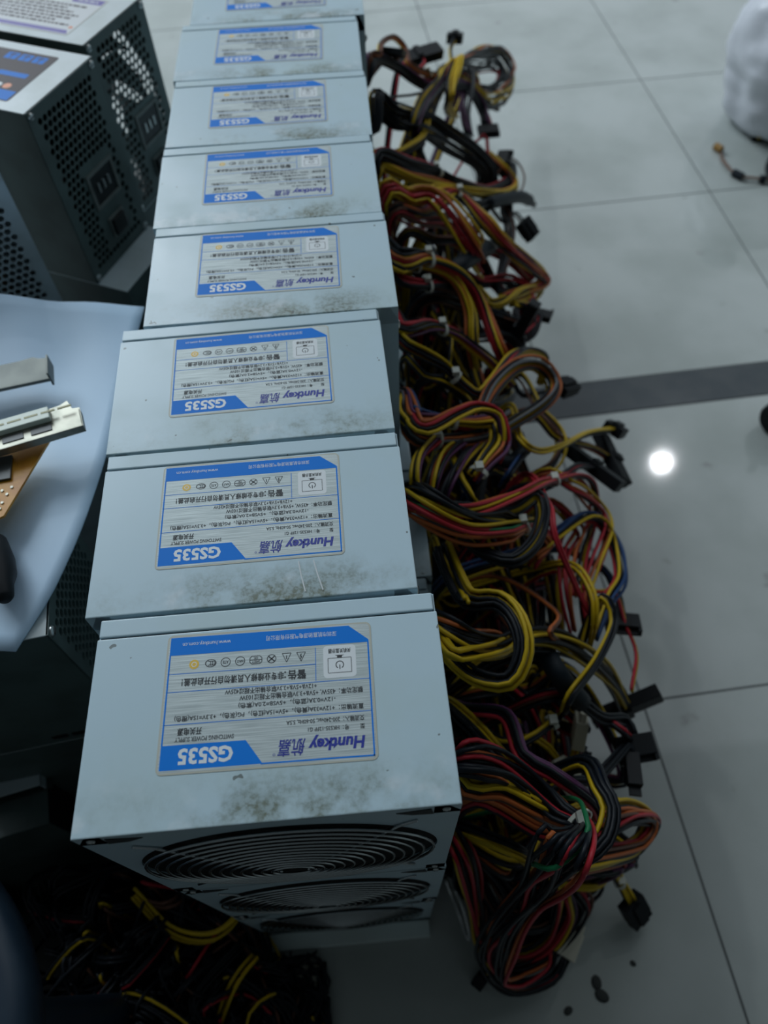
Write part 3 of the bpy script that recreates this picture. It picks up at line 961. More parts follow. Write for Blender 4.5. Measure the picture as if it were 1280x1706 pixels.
# ---- sixth stack
cable((5, 2), PP((659, 442, .0), (698, 439, .0), (740, 453, .005), (768, 483, .005), (784, 524, .0), (787, 566, -.01), (795, 610, -.03)), 'yyrnnkoy', R=0.0055, ties=(0.45,))
cable((5, 2), PP((662, 430, .005), (705, 428, .01), (750, 445, .015), (785, 478, .01), (808, 520, .005), (835, 588, .0), (850, 610, -.02)), 'kkkkyorrryk', R=0.006, ties=(0.42,))
cable((5, 2), PP((662, 462, -.01), (700, 474, -.005), (738, 476, -.005), (775, 500, -.02), (800, 560, -.03)), 'rrrnk', ties=(0.5,))
cable((5, 1), PP((700, 470, -.05), (745, 540, -.03), (750, 590, -.02), (740, 630, -.03)), 'yk', R=0.001)
cable((5, 1), PP((790, 470, -.05), (850, 500, -.02), (885, 520, -.01), (870, 545, -.01)), 'rnkrk', end='atx', conn_roll=1.3, spread=1.3)
cable((5, 0), PP((800, 520, -.07), (850, 555, -.03), (880, 560, -.02), (895, 530, -.01)), 'kkknkk', end='sata', spread=1.5)
cable((5, 0), PP((760, 500, -.07), (820, 510, -.02), (860, 490, -.01), (890, 480, -.01), (905, 465, -.01)), 'ynkyy', spread=1.4)
cable((5, 1), PP((700, 500, -.04), (770, 510, -.03), (830, 530, -.02), (870, 545, -.02), (890, 530, -.015)), 'kkkkkknk', spread=1.3)
cable((5, 1), PP((690, 540, -.05), (760, 560, -.04), (830, 560, -.03), (860, 580, -.03), (850, 520, -.02)), 'knkkrkk', spread=1.4)
cable((5, 0), PP((720, 480, -.05), (800, 470, -.03), (850, 470, -.02), (880, 500, -.02), (860, 530, -.03)), 'kknkkr', spread=1.5)
# ---- seventh stack
cable((6, 2), PP((628, 256, .0), (680, 274, .0), (727, 286, .0), (757, 303, .0), (810, 318, -.01), (848, 300, -.005), (852, 275, .0)), 'yyyyyrkkk', R=0.006, ties=(0.35,))
cable((6, 2), PP((632, 275, -.01), (680, 292, -.005), (730, 305, -.005), (790, 319, .0), (835, 322, .0), (856, 308, .0), (836, 281, .0), (815, 262, -.01)), 'kkkkpoyy', R=0.0055)
cable((6, 1), PP((640, 328, -.01), (680, 326, .0), (715, 322, .015), (748, 347, .025), (792, 412, .02), (800, 440, -.01)), 'yoorpry', R=0.009, flat=0.3, twist=0.0)
cable((6, 1), PP((645, 345, -.02), (700, 345, -.005), (757, 320, .01), (806, 369, .02), (836, 401, .02), (880, 438, .01), (910, 466, .0), (885, 485, -.01), (842, 500, -.02)), 'yyoyproyk', R=0.0085, flat=0.35, twist=0.0, ties=(0.5,))
cable((6, 1), PP((650, 362, -.02), (700, 366, -.02), (740, 370, -.02), (780, 400, -.03), (850, 430, -.03), (890, 465, -.02)), 'rrnkrkn', spread=1.2)
cable((6, 1), PP((672, 395, -.03), (720, 400, -.02), (762, 403, -.015), (800, 430, -.02), (820, 470, -.03)), 'yrykn')
cable((6, 0), PP((690, 420, -.05), (740, 455, -.02), (768, 440, .0), (808, 416, .0), (840, 400, -.02)), 'kkkkyy', sleeve=(0.55, 0.8))
cable((6, 0), PP((730, 345, -.03), (795, 342, -.005), (864, 328, .0), (890, 340, -.02)), 'kkkkk', sleeve=(0.62, 0.93))
cable((6, 0), PP((780, 360, -.05), (840, 370, -.02), (858, 355, -.01), (870, 368, -.01)), 'nk', end='cpu')
cable((6, 0), PP((820, 330, -.04), (845, 360, -.02), (850, 400, -.02), (840, 440, -.03), (830, 480, -.04)), 'knkokk', spread=1.2)
cable((6, 0), PP((820, 300, -.02), (862, 322, .0), (874, 294, .0), (860, 268, .0), (840, 262, .0)), 'n', R=0.0004)
# ---- eighth and ninth stacks
cable((7, 2), PP((624, 164, .0), (650, 182, .0), (684, 190, .0), (712, 196, .005), (752, 222, .005), (787, 248, .0), (815, 278, -.005), (822, 310, -.02)), 'oryyykkkkk', R=0.0075, flat=0.7, twist=0.0)
cable((7, 2), PP((626, 182, -.01), (660, 208, -.01), (700, 215, .0), (750, 245, -.01), (800, 280, -.01), (805, 310, -.03)), 'kkkykkk', R=0.006)
cable((7, 2), PP((640, 168, .0), (690, 158, .0), (725, 150, .01)), 'kk', R=0.002)
cable((7, 1), PP((700, 240, -.03), (690, 215, .0), (703, 176, .015), (728, 142, .02), (742, 120, .02)), 'ykakpyk', R=0.006)
cable((7, 1), PP((735, 135, .0), (720, 180, .005), (706, 225, .0), (680, 245, -.01), (658, 256, -.02)), 'kykky', R=0.004)
cable((7, 1), PP((720, 170, .0), (697, 236, -.01), (705, 258, -.02), (712, 275, -.03)), 'kkn', R=0.003)
cable((8, 2), PP((616, 97, .0), (659, 108, .0), (690, 130, .0), (714, 142, .0), (745, 135, .01), (780, 147, .01), (804, 182, .0), (812, 210, -.005)), 'orppppkkkk', R=0.0062, end='sata', twist=0.0)
cable((8, 2), PP((617, 92, .005), (632, 90, .01), (636, 72, .012), (655, 62, .015), (674, 80, .012), (682, 107, .01), (706, 121, .01), (736, 128, .01)), 'ykon', R=0.0024, ties=(0.85,))
cable((8, 2), PP((640, 100, -.01), (660, 105, .0), (662, 96, .005), (657, 90, .01)), 'kkn', end='sata')
cable((8, 1), PP((660, 125, -.02), (690, 120, -.01), (705, 108, .0), (703, 102, .0)), 'kkr', end='atx')
cable((8, 1), PP((700, 160, -.02), (735, 150, .01), (752, 128, .02), (752, 100, .02), (751, 80, .02), (757, 66, .02)), 'yyk', R=0.002, end='cpu')
cable((8, 1), PP((720, 160, -.01), (740, 120, .02), (765, 104, .025), (799, 87, .02), (833, 92, .015), (851, 124, .01), (843, 154, .01), (811, 166, .01), (787, 148, .01), (760, 130, .01)), 'kkykaykakok', R=0.0085, flat=0.5, twist=0.05)
cable((8, 1), PP((730, 150, .0), (760, 118, .02), (795, 113, .01), (825, 108, .01), (838, 128, .01), (815, 148, .01), (780, 140, .0)), 'rkkkk', R=0.006)
cable((8, 1), PP((757, 110, .025), (750, 140, .03), (748, 165, .02), (745, 180, .0), (755, 195, -.02)), 'yyyyk', R=0.0045)
cable((8, 0), PP((770, 140, .0), (775, 190, -.005), (782, 225, -.01)), 'aakkp', R=0.006)
cable((8, 0), PP((775, 150, .0), (800, 168, .0), (830, 182, .0)), 'kkny', R=0.003)
cable((8, 0), PP((790, 240, -.03), (815, 262, -.02), (828, 264, -.01)), 'rr', end='sata')

# ---- the lower part of the heap: bundles of the middle and bottom layers
COLSETS = ['kkkyyr', 'kkyyok', 'krkykp', 'kkkkyy', 'okrkyk', 'kkrrkk']
for k in range(9):
    for layer in (0, 1):
        rng = random.Random(100 + 10 * k + layer)
        for q in range(5 if k < 5 else (4 if k < 7 else 2)):
            base = PSU[(k, layer)].location
            y = base.y + 0.043
            pts = []
            reach = (0.20 if k < 6 else 0.13)
            m = 6
            for i in range(m):
                f = (i + 1) / m
                x = 0.095 + reach * (f if f < 0.7 else 1.4 - f) * rng.uniform(0.6, 1.0)
                yy = max(y + rng.uniform(-0.075, 0.085) * (1 if k else 0.7), 0.012)
                if k >= 6:
                    yy = y + rng.uniform(-0.06, 0.05)
                top = max(0.03, 0.33 - 1.0 * (x - 0.08) - 0.05)
                z = min(top, base.z + 0.05) * rng.uniform(0.25, 1.0) + 0.006
                pts.append(Vector((x, yy, z)))
            cable((k, layer), pts, rng.choice(COLSETS) + ('kk' if q else 'nk'), seed=k * 17 + q, spread=1.25)

# ------------------------------------------------------------------ the older power supplies on the left
def vent_mesh(w, h, cell, keep, name='vent_panel', depth=0.0012):
    """perforated sheet in the plane x = 0; keep(y, z) says where the sheet stays whole"""
    b = MB()
    m = 0.006
    ny = int((w - 2 * m) / cell)
    nz_ = int((h - 2 * m) / cell)
    y0, z0 = (w - ny * cell) / 2, (h - nz_ * cell) / 2
    b.box(-depth, 0, 0, w, 0, z0)
    b.box(-depth, 0, 0, w, h - z0, h)
    for j in range(nz_):
        za, zb = z0 + j * cell, z0 + (j + 1) * cell
        sh = 0.5 * cell if j % 2 else 0.0
        b.box(-depth, 0, 0, y0 + sh, za, zb)
        cnt = ny - (1 if j % 2 else 0)
        b.box(-depth, 0, y0 + sh + cnt * cell, w, za, zb)
        for i in range(cnt):
            ya = y0 + sh + i * cell
            cy, cz = ya + cell / 2, (za + zb) / 2
            if keep(cy, cz):
                b.box(-depth, 0, ya, ya + cell, za, zb)
                continue
            o, q = [], []
            for k in range(8):
                a = rad(45 * k)
                c, s = math.cos(a), math.sin(a)
                sc_ = 1 / max(abs(c), abs(s))
                o.append((c * sc_ * cell / 2, s * sc_ * cell / 2))
                q.append((c * cell * 0.44, s * cell * 0.44))
            vs = [(0, cy + y, cz + z) for y, z in o] + [(0, cy + y, cz + z) for y, z in q] + [(-depth, cy + y, cz + z) for y, z in q]
            fs = []
            for k in range(8):
                l = (k + 1) % 8
                fs.append((k, l, 8 + l, 8 + k))
                fs.append((8 + k, 8 + l, 16 + l, 16 + k))
            b.add(vs, fs)
    return b
def hollow_case(w, h, d, top, side, open_back=False, t=0.001, fan=False):
    """open at x = 0 where the vent sheet goes; body runs to x = -d"""
    b = MB()
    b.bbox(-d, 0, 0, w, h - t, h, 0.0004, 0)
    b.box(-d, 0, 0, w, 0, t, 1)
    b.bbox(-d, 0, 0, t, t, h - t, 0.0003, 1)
    if fan:                                 # far side: sheet with the round fan opening
        n, rr, cx, cz = 48, 0.058, -d / 2, h / 2
        vs, fs = [], []
        for y in (w - t, w):
            for i in range(n):
                a = 2 * math.pi * (i + 0.5) / n
                c, s_ = math.cos(a), math.sin(a)
                k = min(d / 2 / abs(c) if abs(c) > 1e-6 else 9, (h / 2 - t) / abs(s_) if abs(s_) > 1e-6 else 9)
                vs += [(cx + rr * c, y, cz + rr * s_), (cx + k * c, y, cz + k * s_)]
        o = 2 * n
        for i in range(n):
            j = (i + 1) % n
            fs += [(2 * i, 2 * j, 2 * j + 1, 2 * i + 1), (o + 2 * i, o + 2 * i + 1, o + 2 * j + 1, o + 2 * j), (2 * i, o + 2 * i, o + 2 * j, 2 * j)]
        b.add(vs, fs, 1)
    else:
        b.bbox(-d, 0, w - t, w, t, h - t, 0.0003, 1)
    if not open_back:
        b.box(-d, -d + t, t, w - t, t, h - t, 1)
    return b.mesh('case', [top, side])
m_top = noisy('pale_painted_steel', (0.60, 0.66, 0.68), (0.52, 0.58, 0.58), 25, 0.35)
m_silver = noisy('silver_grey_steel', (0.46, 0.53, 0.57), (0.40, 0.46, 0.49), 40, 0.4, 0.3)
m_inlet = new_mat('inlet_black', (0.006, 0.008, 0.009), 0.35)
m_inletf = noisy('inlet_frame', (0.13, 0.15, 0.14), (0.09, 0.10, 0.09), 60, 0.45)
m_copper = new_mat('heat_sink_metal', (0.20, 0.13, 0.09), 0.5, 0.4)

def vent_psu(loc, rz, label, w=0.086, h=0.15, d=0.14, top=None, side=None, vent=None, cell=0.0058, inlet=True, open_back=False, sticker=None, detail=True, iz=0.045):
    r = tag(empty('power_supply', loc, rz), label, 'power supply', 'older power supplies piled on the left')
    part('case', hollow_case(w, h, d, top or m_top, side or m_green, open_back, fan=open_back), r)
    if open_back:
        part('fan', MESH['fan'], r, (-d / 2, w, 0), (0, 0, rad(180)))
    if not detail:
        b = MB()
        b.box(-0.001, 0, 0.001, w - 0.001, 0.001, h - 0.001)
        b.build('rear_panel', vent or m_green, r)
        return r
    yc = 0.050
    keep = (lambda y, z: inlet and abs(y - yc) < 0.020 and abs(z - iz) < 0.038)
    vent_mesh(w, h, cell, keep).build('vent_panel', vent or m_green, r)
    if inlet:
        b = MB()
        hw, hh = 0.0150, 0.0125
        z0 = iz + 0.016
        for y0, y1, za, zb in ((-hw - .003, hw + .003, hh, hh + .003), (-hw - .003, hw + .003, -hh - .003, -hh), (-hw - .003, -hw, -hh, hh), (hw, hw + .003, -hh, hh)):
            b.box(-0.0005, 0.0012, yc + y0, yc + y1, z0 + za, z0 + zb, 0)
        b.box(-0.014, 0.0003, yc - hw, yc + hw, z0 - hh, z0 + hh, 1)
        for dy in (-0.007, 0, 0.007):
            b.box(-0.002, 0.0012, yc + dy - .0011, yc + dy + .0011, z0 - .004, z0 + .004, 2)
        b.build('power_inlet', [m_inletf, m_inlet, m_screw], r)
        b = MB()
        b.bbox(-0.002, 0.0016, yc - 0.011, yc + 0.011, iz - 0.030, iz - 0.012, 0.0008, 0)
        b.bbox(0.0010, 0.0042, yc - 0.0085, yc + 0.0085, iz - 0.0285, iz - 0.0135, 0.0010, 1)
        b.build('power_switch', [m_inletf, m_inlet], r)
    b = MB()
    b.box(-0.060, -0.045, 0.012, w - 0.030, 0.004, h * 0.40, 0)
    b.box(-0.100, -0.090, 0.010, w * 0.45, 0.004, h * 0.45, 0)
    b.cyl((-0.030, w * 0.75, 0.004), 0.009, 0.035, n=16, mi=1)
    b.build('heat_sink', [m_copper, m_inlet], r)
    for y, z in ((0.004, 0.004), (w - 0.004, 0.004), (0.004, h - 0.004), (w - 0.004, h - 0.004)):
        part('screw', MESH['screw'], r, (0.0, y, z), (0, 0, rad(90)))
    if sticker:
        part('label_sticker', sticker[0], r, (sticker[1], sticker[2], h))
    return r

def bars(L, u0, u1, v0, v1, n, mi, seed):
    rng = random.Random(seed)
    for k in range(n):
        v = v0 + (v1 - v0) * (k + 0.5) / n
        u = u0
        end = u1 - rng.uniform(0, 0.3) * (u1 - u0)
        while u < end:
            l = rng.uniform(0.02, 0.07)
            L.line(u, v, min(u + l, end), v, L.h * (v1 - v0) / n * 0.5, mi)
            u += l + 0.012
LA = Label(0.100, 0.062)
LA.sheet(L_PALE, L_RIM)
LA.poly([(0.02, 0.97), (0.985, 0.97), (0.955, 0.88), (0.02, 0.88)], L_PUR)
LA.poly([(0.66, 0.03), (0.985, 0.03), (0.985, 0.16), (0.70, 0.16)], L_PUR)
bars(LA, 0.74, 0.95, 0.06, 0.13, 1, L_PALE, 3)
bars(LA, 0.05, 0.95, 0.22, 0.80, 7, L_BRO, 4)
LA.disc(0.955, 0.80, 0.0018, L_ORA)
LABEL_A = LA.b.mesh('label_sticker', LABMATS)
LB = Label(0.098, 0.066)
LB.sheet(L_BRO, L_BRO)
for k in range(3):
    LB.rrect(0.56 + 0.13 * k, 0.67 + 0.13 * k, 0.06, 0.20, 0.001, L_BLUE)
    LB.line(0.58 + 0.13 * k, 0.10, 0.65 + 0.13 * k, 0.10, 0.0012, L_BRO)
    LB.line(0.615 + 0.13 * k, 0.07, 0.615 + 0.13 * k, 0.19, 0.0010, L_BRO)
bars(LB, 0.05, 0.50, 0.05, 0.22, 2, L_PALE, 5)
LB.rrect(0.66, 0.93, 0.44, 0.53, 0.001, L_BLUE)
bars(LB, 0.10, 0.60, 0.30, 0.70, 5, L_PALE, 6)
LB.disc(0.86, 0.72, 0.0035, L_ORA)
LB.disc(0.78, 0.72, 0.0030, L_PALE)
LB.poly([(0.01, 0.985), (0.985, 0.985), (0.985, 0.80), (0.01, 0.80)], L_BLUE)
LABEL_B = LB.b.mesh('label_sticker', LABMATS)

RZ = rad(-25.7)
nx, ny_ = math.cos(RZ), math.sin(RZ)          # outward from the vent
def along(p, u, n):                            # u along the vent face, n outward
    return (p[0] - math.sin(RZ) * u + nx * n, p[1] + math.cos(RZ) * u + ny_ * n)
PB = (-0.1736, 0.4889)
bx = along(PB, 0.0988, -0.0159)
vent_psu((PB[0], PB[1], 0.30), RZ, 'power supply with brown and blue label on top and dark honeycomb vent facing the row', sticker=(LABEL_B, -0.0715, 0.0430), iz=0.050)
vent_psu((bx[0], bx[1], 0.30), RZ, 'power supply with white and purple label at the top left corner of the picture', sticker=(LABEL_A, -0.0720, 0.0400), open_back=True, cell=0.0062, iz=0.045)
for q, (p, z, o) in enumerate(((PB, 0.0, 0.0), (PB, 0.15, 0.030), (bx, 0.0, 0.01), (bx, 0.15, 0.0))):
    xy = along(p, 0.0, o)
    vent_psu((xy[0], xy[1], z), RZ, ('power supply at the floor under the brown labelled one', 'power supply supporting the brown labelled one, its pale top showing at the foot',
             'power supply at the floor under the purple labelled one', 'power supply supporting the purple labelled one')[q], detail=False)
RC = rad(-63.4)
cw = 0.125
cc = Vector((-0.178, 0.420)) - Vector((0.894, 0.447)) * cw
vent_psu((cc.x, cc.y, 0.30), RC, 'silver grey power supply at the left edge with a round-holed vent facing the camera', w=cw, h=0.15, d=0.062, top=m_silver, side=m_silver, vent=m_silver, cell=0.0052, inlet=False)
for z in (0.0, 0.15):
    vent_psu((cc.x, cc.y, z), RC, ('silver grey power supply on the floor below the round-holed one', 'silver grey power supply directly below the round-holed one')[int(z > 0)], w=cw, h=0.15, d=0.062, top=m_silver, side=m_silver, vent=m_silver, detail=False)
RE = rad(7)
pe = at(80, 1058, 0.386)
vent_psu((pe.x, pe.y, 0.236), RE, 'dark power supply under the front end of the white sheet, honeycomb vent towards the row', top=m_top, side=m_green, vent=m_green, cell=0.0056, inlet=False)  # dark side steel paints in the shade of the unlit front face
b = MB()
for k in range(4):
    b.bbox(-0.052 + 0.013 * k, -0.042 + 0.013 * k, -0.0006, 0.0, 0.008, 0.013, 0.0002)
vent_slots = b.build('vent_slot', m_inlet, bpy.data.objects[[o.name for o in bpy.data.objects if o.get('label', '').startswith('dark power supply under')][0]])
vent_psu((pe.x, pe.y, 0.086), RE, 'power supply standing under the one that carries the sheet', detail=False)
vent_psu((pe.x, pe.y, 0.0), RE, 'power supply lying on the floor at the bottom of the left front pile', h=0.086, detail=False)

# ---- white foam sheet draped over them
m_foam = noisy('white_foam_sheet', (0.50, 0.66, 0.82), (0.46, 0.61, 0.77), 9, 0.5)
rightE = [(240, 515, .360), (216, 600, .372), (192, 700, .383), (171, 775, .389), (135, 880, .3915), (90, 980, .3905), (60, 1030, .389), (25, 1085, .3875)]
R_ = spline([at(*q) for q in rightE], 0.012)
NR, NC = len(R_), 30
b = MB()
for i, p in enumerate(R_):
    t = i / (NR - 1)
    left = Vector((-0.31, 0.341 + (0.128 - 0.341) * t, p.z + 0.097 * (1 - t) ** 4 + 0.003 * math.sin(5 * t)))
    for j in range(NC):
        s = j / (NC - 1)
        q = left.lerp(p, s)
        q.z += 0.0022 * math.sin(9 * s + 5 * t) * math.sin(6.0 * t + 3 * s) * min(1, (1 - s) * 5) + 0.0014 * math.sin(23 * s - 9 * t) * min(1, (1 - s) * 4)
        if i == 0:
            q.y += 0.004 * math.sin(7 * s)
        b.v.append(tuple(q))
for i in range(NR - 1):
    for j in range(NC - 1):
        a = i * NC + j
        b.f.append((a, a + NC, a + NC + 1, a + 1))
        b.m.append(0)
sh = b.build('foam_sheet', m_foam, smooth=True)
md = sh.modifiers.new('thickness', 'SOLIDIFY')
md.thickness = 0.0012
md.offset = -1
tag(sh, 'large white packing sheet draped over the piled boxes left of the row', 'packing sheet')

# ---- metal brackets and circuit boards lying on the sheet
m_brk = noisy('dull_steel_bracket', (0.30, 0.29, 0.24), (0.20, 0.20, 0.165), 60, 0.35, 0.7)
m_brkd = noisy('tarnished_bracket', (0.13, 0.14, 0.125), (0.09, 0.10, 0.09), 40, 0.45, 0.4)
m_pcb = noisy('orange_circuit_board', (0.62, 0.27, 0.012), (0.50, 0.19, 0.008), 90, 0.4)
m_chip = new_mat('chip_black', (0.03, 0.035, 0.035), 0.35)
m_slot = new_mat('slot_ivory', (0.74, 0.80, 0.70), 0.4)
def frame_on(p0, p1, p2):
    """matrix with x from p0 to p1, y towards p2"""
    x = (p1 - p0).normalized()
    y = p2 - p0
    z = x.cross(y).normalized()
    y = z.cross(x)
    return Matrix.Translation(p0) @ Matrix((x, y, z)).transposed().to_4x4()
# tarnished bracket
zb = 0.396
M = frame_on(at(-30, 663, zb), at(88, 638, zb), at(-30, 615, zb))
r = tag(empty('slot_bracket', M.translation), 'tarnished steel slot bracket lying furthest back on the white sheet', 'bracket')
M0 = Matrix.Translation(-M.translation) @ M
ln = (at(88, 638, zb) - at(-30, 663, zb)).length
wd = 0.0185
b = MB()
b.prism([(-0.03, 0.0), (ln, 0.0), (ln, wd * 0.95), (ln - 0.006, wd), (ln - 0.010, wd * 1.12), (ln - 0.018, wd * 1.06), (-0.03, wd * 1.06)], 0.004, 0.005, 0, M0)
b.bbox(-0.03, ln, -0.001, 0.0002, 0.0025, 0.005, 0.0003, 0, M0)
b.bbox(ln - 0.0008, ln + 0.0004, 0.0, wd * 0.9, -0.002, 0.0085, 0.0003, 0, M0)
b.build('plate', m_brkd, r)
# card with ivory slot
zc = 0.414
o0, o1 = at(-40, 764, zc), at(140, 711, zc)
M = frame_on(o0, o1, at(-30, 680, zc))
r = tag(empty('expansion_card', M.translation), 'orange circuit board with steel bracket and ivory slot lying on the white sheet', 'circuit board')
M0 = Matrix.Translation(-M.translation) @ M
ln = (o1 - o0).length
b = MB()
wd = 0.0195
b.prism([(-0.03, 0), (ln, 0), (ln, wd * 0.75), (ln - 0.004, wd * 0.78), (ln - 0.006, wd * 1.15), (ln - 0.010, wd * 1.05), (ln - 0.020, wd), (-0.03, wd)], 0.0, 0.001, 0, M0)
for k in range(4):
    b.bbox(-0.016 + 0.0155 * k, -0.0045 + 0.0155 * k, 0.0035, 0.0085, 0.0009, 0.0015, 0.0002, 1, M0)
b.bbox(-0.03, ln, -0.001, 0.0, -0.0030, 0.0022, 0.0003, 0, M0)
b.bbox(ln - 0.001, ln, 0.0, wd * 0.7, -0.004, 0.001, 0.0003, 0, M0)
b.build('bracket', [m_brk, m_chip], r)
b = MB()
sl0 = ln - 0.016
b.bbox(-0.03, sl0, 0.0100, 0.0185, 0.001, 0.0048, 0.0005, 0, M0)
for k in range(9):
    b.box(-0.026 + 0.0092 * k, -0.0185 + 0.0092 * k, 0.0138, 0.0150, 0.0044, 0.0050, 1, M0)
b.build('slot_connector', [m_slot, new_mat('slot_contact', (0.30, 0.28, 0.10), 0.4)], r)
zp = 0.404
poly = [at(*q, zp) for q in ((-90, 770), (40, 735), (86, 733), (8, 862), (-90, 905))]
b = MB()
vs = [p - M.translation for p in poly] + [p - M.translation + Vector((0, 0, 0.0016)) for p in poly]
n = len(poly)
b.add(vs, [tuple(range(n)), tuple(range(n, 2 * n))[::-1]] + [(i, n + i, n + (i + 1) % n, (i + 1) % n) for i in range(n)])
b.build('board', m_pcb, r)
MC = frame_on(at(-30, 812, zp), at(24, 802, zp), at(-10, 765, zp))
MC = Matrix.Translation(-M.translation) @ MC
b = MB()
b.bbox(-0.004, 0.0165, 0.0, 0.0165, 0.0016, 0.0034, 0.0003, 0, MC)
b.build('chip', m_chip, r)
b = MB()
for (px, py) in ((4, 818), (12, 824), (-4, 830), (4, 838), (0, 848), (20, 812)):
    p = at(px, py, zp + 0.0016) - M.translation
    b.cyl(p, 0.0008, 0.0006, n=10)
b.build('solder_joint', m_brk, r)
# black plug by the left edge
b = MB()
pk = at(-4, 952, 0.401)
M = Matrix.Translation(pk) @ Matrix.Rotation(rad(25), 4, 'Z') @ Matrix.Rotation(rad(84), 4, 'X')
b.lathe([(0.004, -0.022), (0.0085, -0.020), (0.0095, -0.006), (0.0085, 0.004), (0.006, 0.010), (0.0045, 0.018), (0.003, 0.020)], 20, 0, M)
b.tube([M @ Vector((0, 0, -0.02)), M @ Vector((0.0, -0.002, -0.04)), M @ Vector((-0.02, -0.004, -0.07))], 0.0025, 8)
tag(b.build('plug', m_black, smooth=True), 'black rounded plug on the white sheet at the left edge', 'plug')

# ---- graphics card low in the gap at the left edge
pg = at(30, 1292, 0.180)
r = tag(empty('graphics_card', pg, rad(12)), 'bare card with steel bracket and blue port deep in the dark gap below the sheet', 'graphics card')
b = MB()
b.box(-0.09, 0.020, -0.012, 0.040, -0.012, -0.0105)
b.build('board', new_mat('dark_board', (0.02, 0.035, 0.03), 0.4), r)
b = MB()
b.bbox(-0.040, 0.016, -0.012, 0.006, 0.0, 0.001, 0.0003)
b.bbox(0.0150, 0.016, -0.012, 0.004, -0.010, 0.001, 0.0003)
b.build('bracket', new_mat('bright_bracket', (0.55, 0.62, 0.64), 0.3, 0.2), r)
b = MB()
b.bbox(0.006, 0.022, 0.010, 0.019, -0.0105, -0.001, 0.001)
b.build('port', new_mat('port_blue', (0.03, 0.16, 0.55), 0.4), r)
for z0, hgt, lab in ((0.0, 0.084, 'power supply on the floor under the graphics card'), (0.084, 0.082, 'power supply lying flat right under the graphics card')):
    vent_psu((pg.x + 0.022, pg.y - 0.032, z0), rad(12), lab, w=0.095, h=hgt, d=0.13, detail=False, top=m_green, vent=m_black)

# ---- dark tangle on the floor left of the row
rng = random.Random(55)
b = MB()
keys = ['k'] * 20 + ['y', 'r', 'n', 'n']
mats = [WIRE['k'], WIRE['y'], WIRE['r'], WIRE['n'], m_sleeve]
idx = {'k': 0, 'y': 1, 'r': 2, 'n': 3}
for q in range(330):
    cx, cy = rng.uniform(-0.21, -0.045), rng.uniform(-0.14, 0.05)
    if cx > -0.09:
        cy = rng.uniform(-0.14, -0.045)
    pts = []
    a0 = rng.uniform(0, 6.28)
    rr = rng.uniform(0.02, 0.05)
    for k in range(6):
        a = a0 + k * rng.uniform(0.5, 1.0)
        x, y = cx + rr * math.cos(a) * rng.uniform(0.6, 1.2), cy + rr * math.sin(a) * rng.uniform(0.6, 1.2)
        x = min(x, -0.020)
        if x > -0.078:
            y = min(y, -0.022)
        if x < -0.135:
            y = min(y, 0.05)
        hmax = 0.010 + 0.10 * max(0, min(1, (-0.03 - x) / 0.10))
        pts.append(Vector((x, y, 0.003 + rng.random() * hmax)))
    kc = rng.choice(keys)
    nwire = rng.choice((1, 3, 4))
    for w in range(nwire):
        off = Vector((rng.uniform(-.004, .004), rng.uniform(-.004, .004), abs(rng.uniform(0, .004))))
        b.tube(spline([p + off for p in pts], 0.009), 0.0013, 5, idx[kc] if w == 0 else 0)
for arc, kc in (([(225, 1490, .10), (285, 1552, .09), (345, 1566, .085), (385, 1545, .08), (412, 1500, .07)], 1), ([(362, 1716, .05), (382, 1660, .06), (402, 1625, .06), (425, 1598, .05)], 1), ([(228, 1500, .09), (275, 1512, .10), (300, 1500, .09)], 3)):
    for w in range(4):
        off = Vector((rng.uniform(-.004, .004), rng.uniform(-.004, .004), 0.0024 * w))
        b.tube(spline([at(*q) + off for q in arc], 0.006), 0.0014, 6, kc)
tag(b.build('tangled_cables', mats, smooth=True), 'dark tangle of mostly black cables on the floor left of the row', 'cables', kind='stuff')
b = MB()  # black sheet added to darken the floor where the left side lies in shade
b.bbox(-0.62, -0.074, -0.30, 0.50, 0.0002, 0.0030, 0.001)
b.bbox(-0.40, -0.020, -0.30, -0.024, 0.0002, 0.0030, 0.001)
tag(b.build('mat', noisy('shade_black', (0.008, 0.010, 0.011), (0.014, 0.016, 0.017), 40, 0.7)), 'black sheet added for the shade on the floor under the left piles and the dark tangle', 'mat')
# white plug at the edge of the tangle
o = bpy.data.objects.new('connector_plug', CONN['molex'])
COL.objects.link(o)
o.location = at(528, 1632, 0.006)
o.rotation_euler = (0, 0, rad(170))
tag(o, 'small white plug at the right edge of the black cable tangle', 'plug')

# ---- dark blue round stool at the lower left
m_stool = noisy('dark_blue_plastic', (0.016, 0.030, 0.050), (0.020, 0.036, 0.056), 30, 0.35)
pS = Vector((-0.268, -0.075, 0.0))
r = tag(empty('stool', pS), 'dark blue round plastic stool cut by the lower left corner', 'stool')
RS = 0.132
b = MB()
b.lathe([(RS - 0.010, 0.268), (RS - 0.004, 0.270), (RS - 0.001, 0.280), (RS, 0.292), (RS - 0.003, 0.299), (RS - 0.010, 0.302), (0.05, 0.300), (0.002, 0.300)], 72)
b.build('seat', m_stool, r, smooth=True, angle=50)
for k in range(4):
    a = rad(15 + 90 * k)
    b = MB()
    b.tube([Vector((math.cos(a) * 0.095, math.sin(a) * 0.095, 0.272)), Vector((math.cos(a) * 0.105, math.sin(a) * 0.105, 0.14)), Vector((math.cos(a) * 0.118, math.sin(a) * 0.118, 0.0))], 0.012, 10)
    b.build('leg', m_stool, r, smooth=True, angle=50)

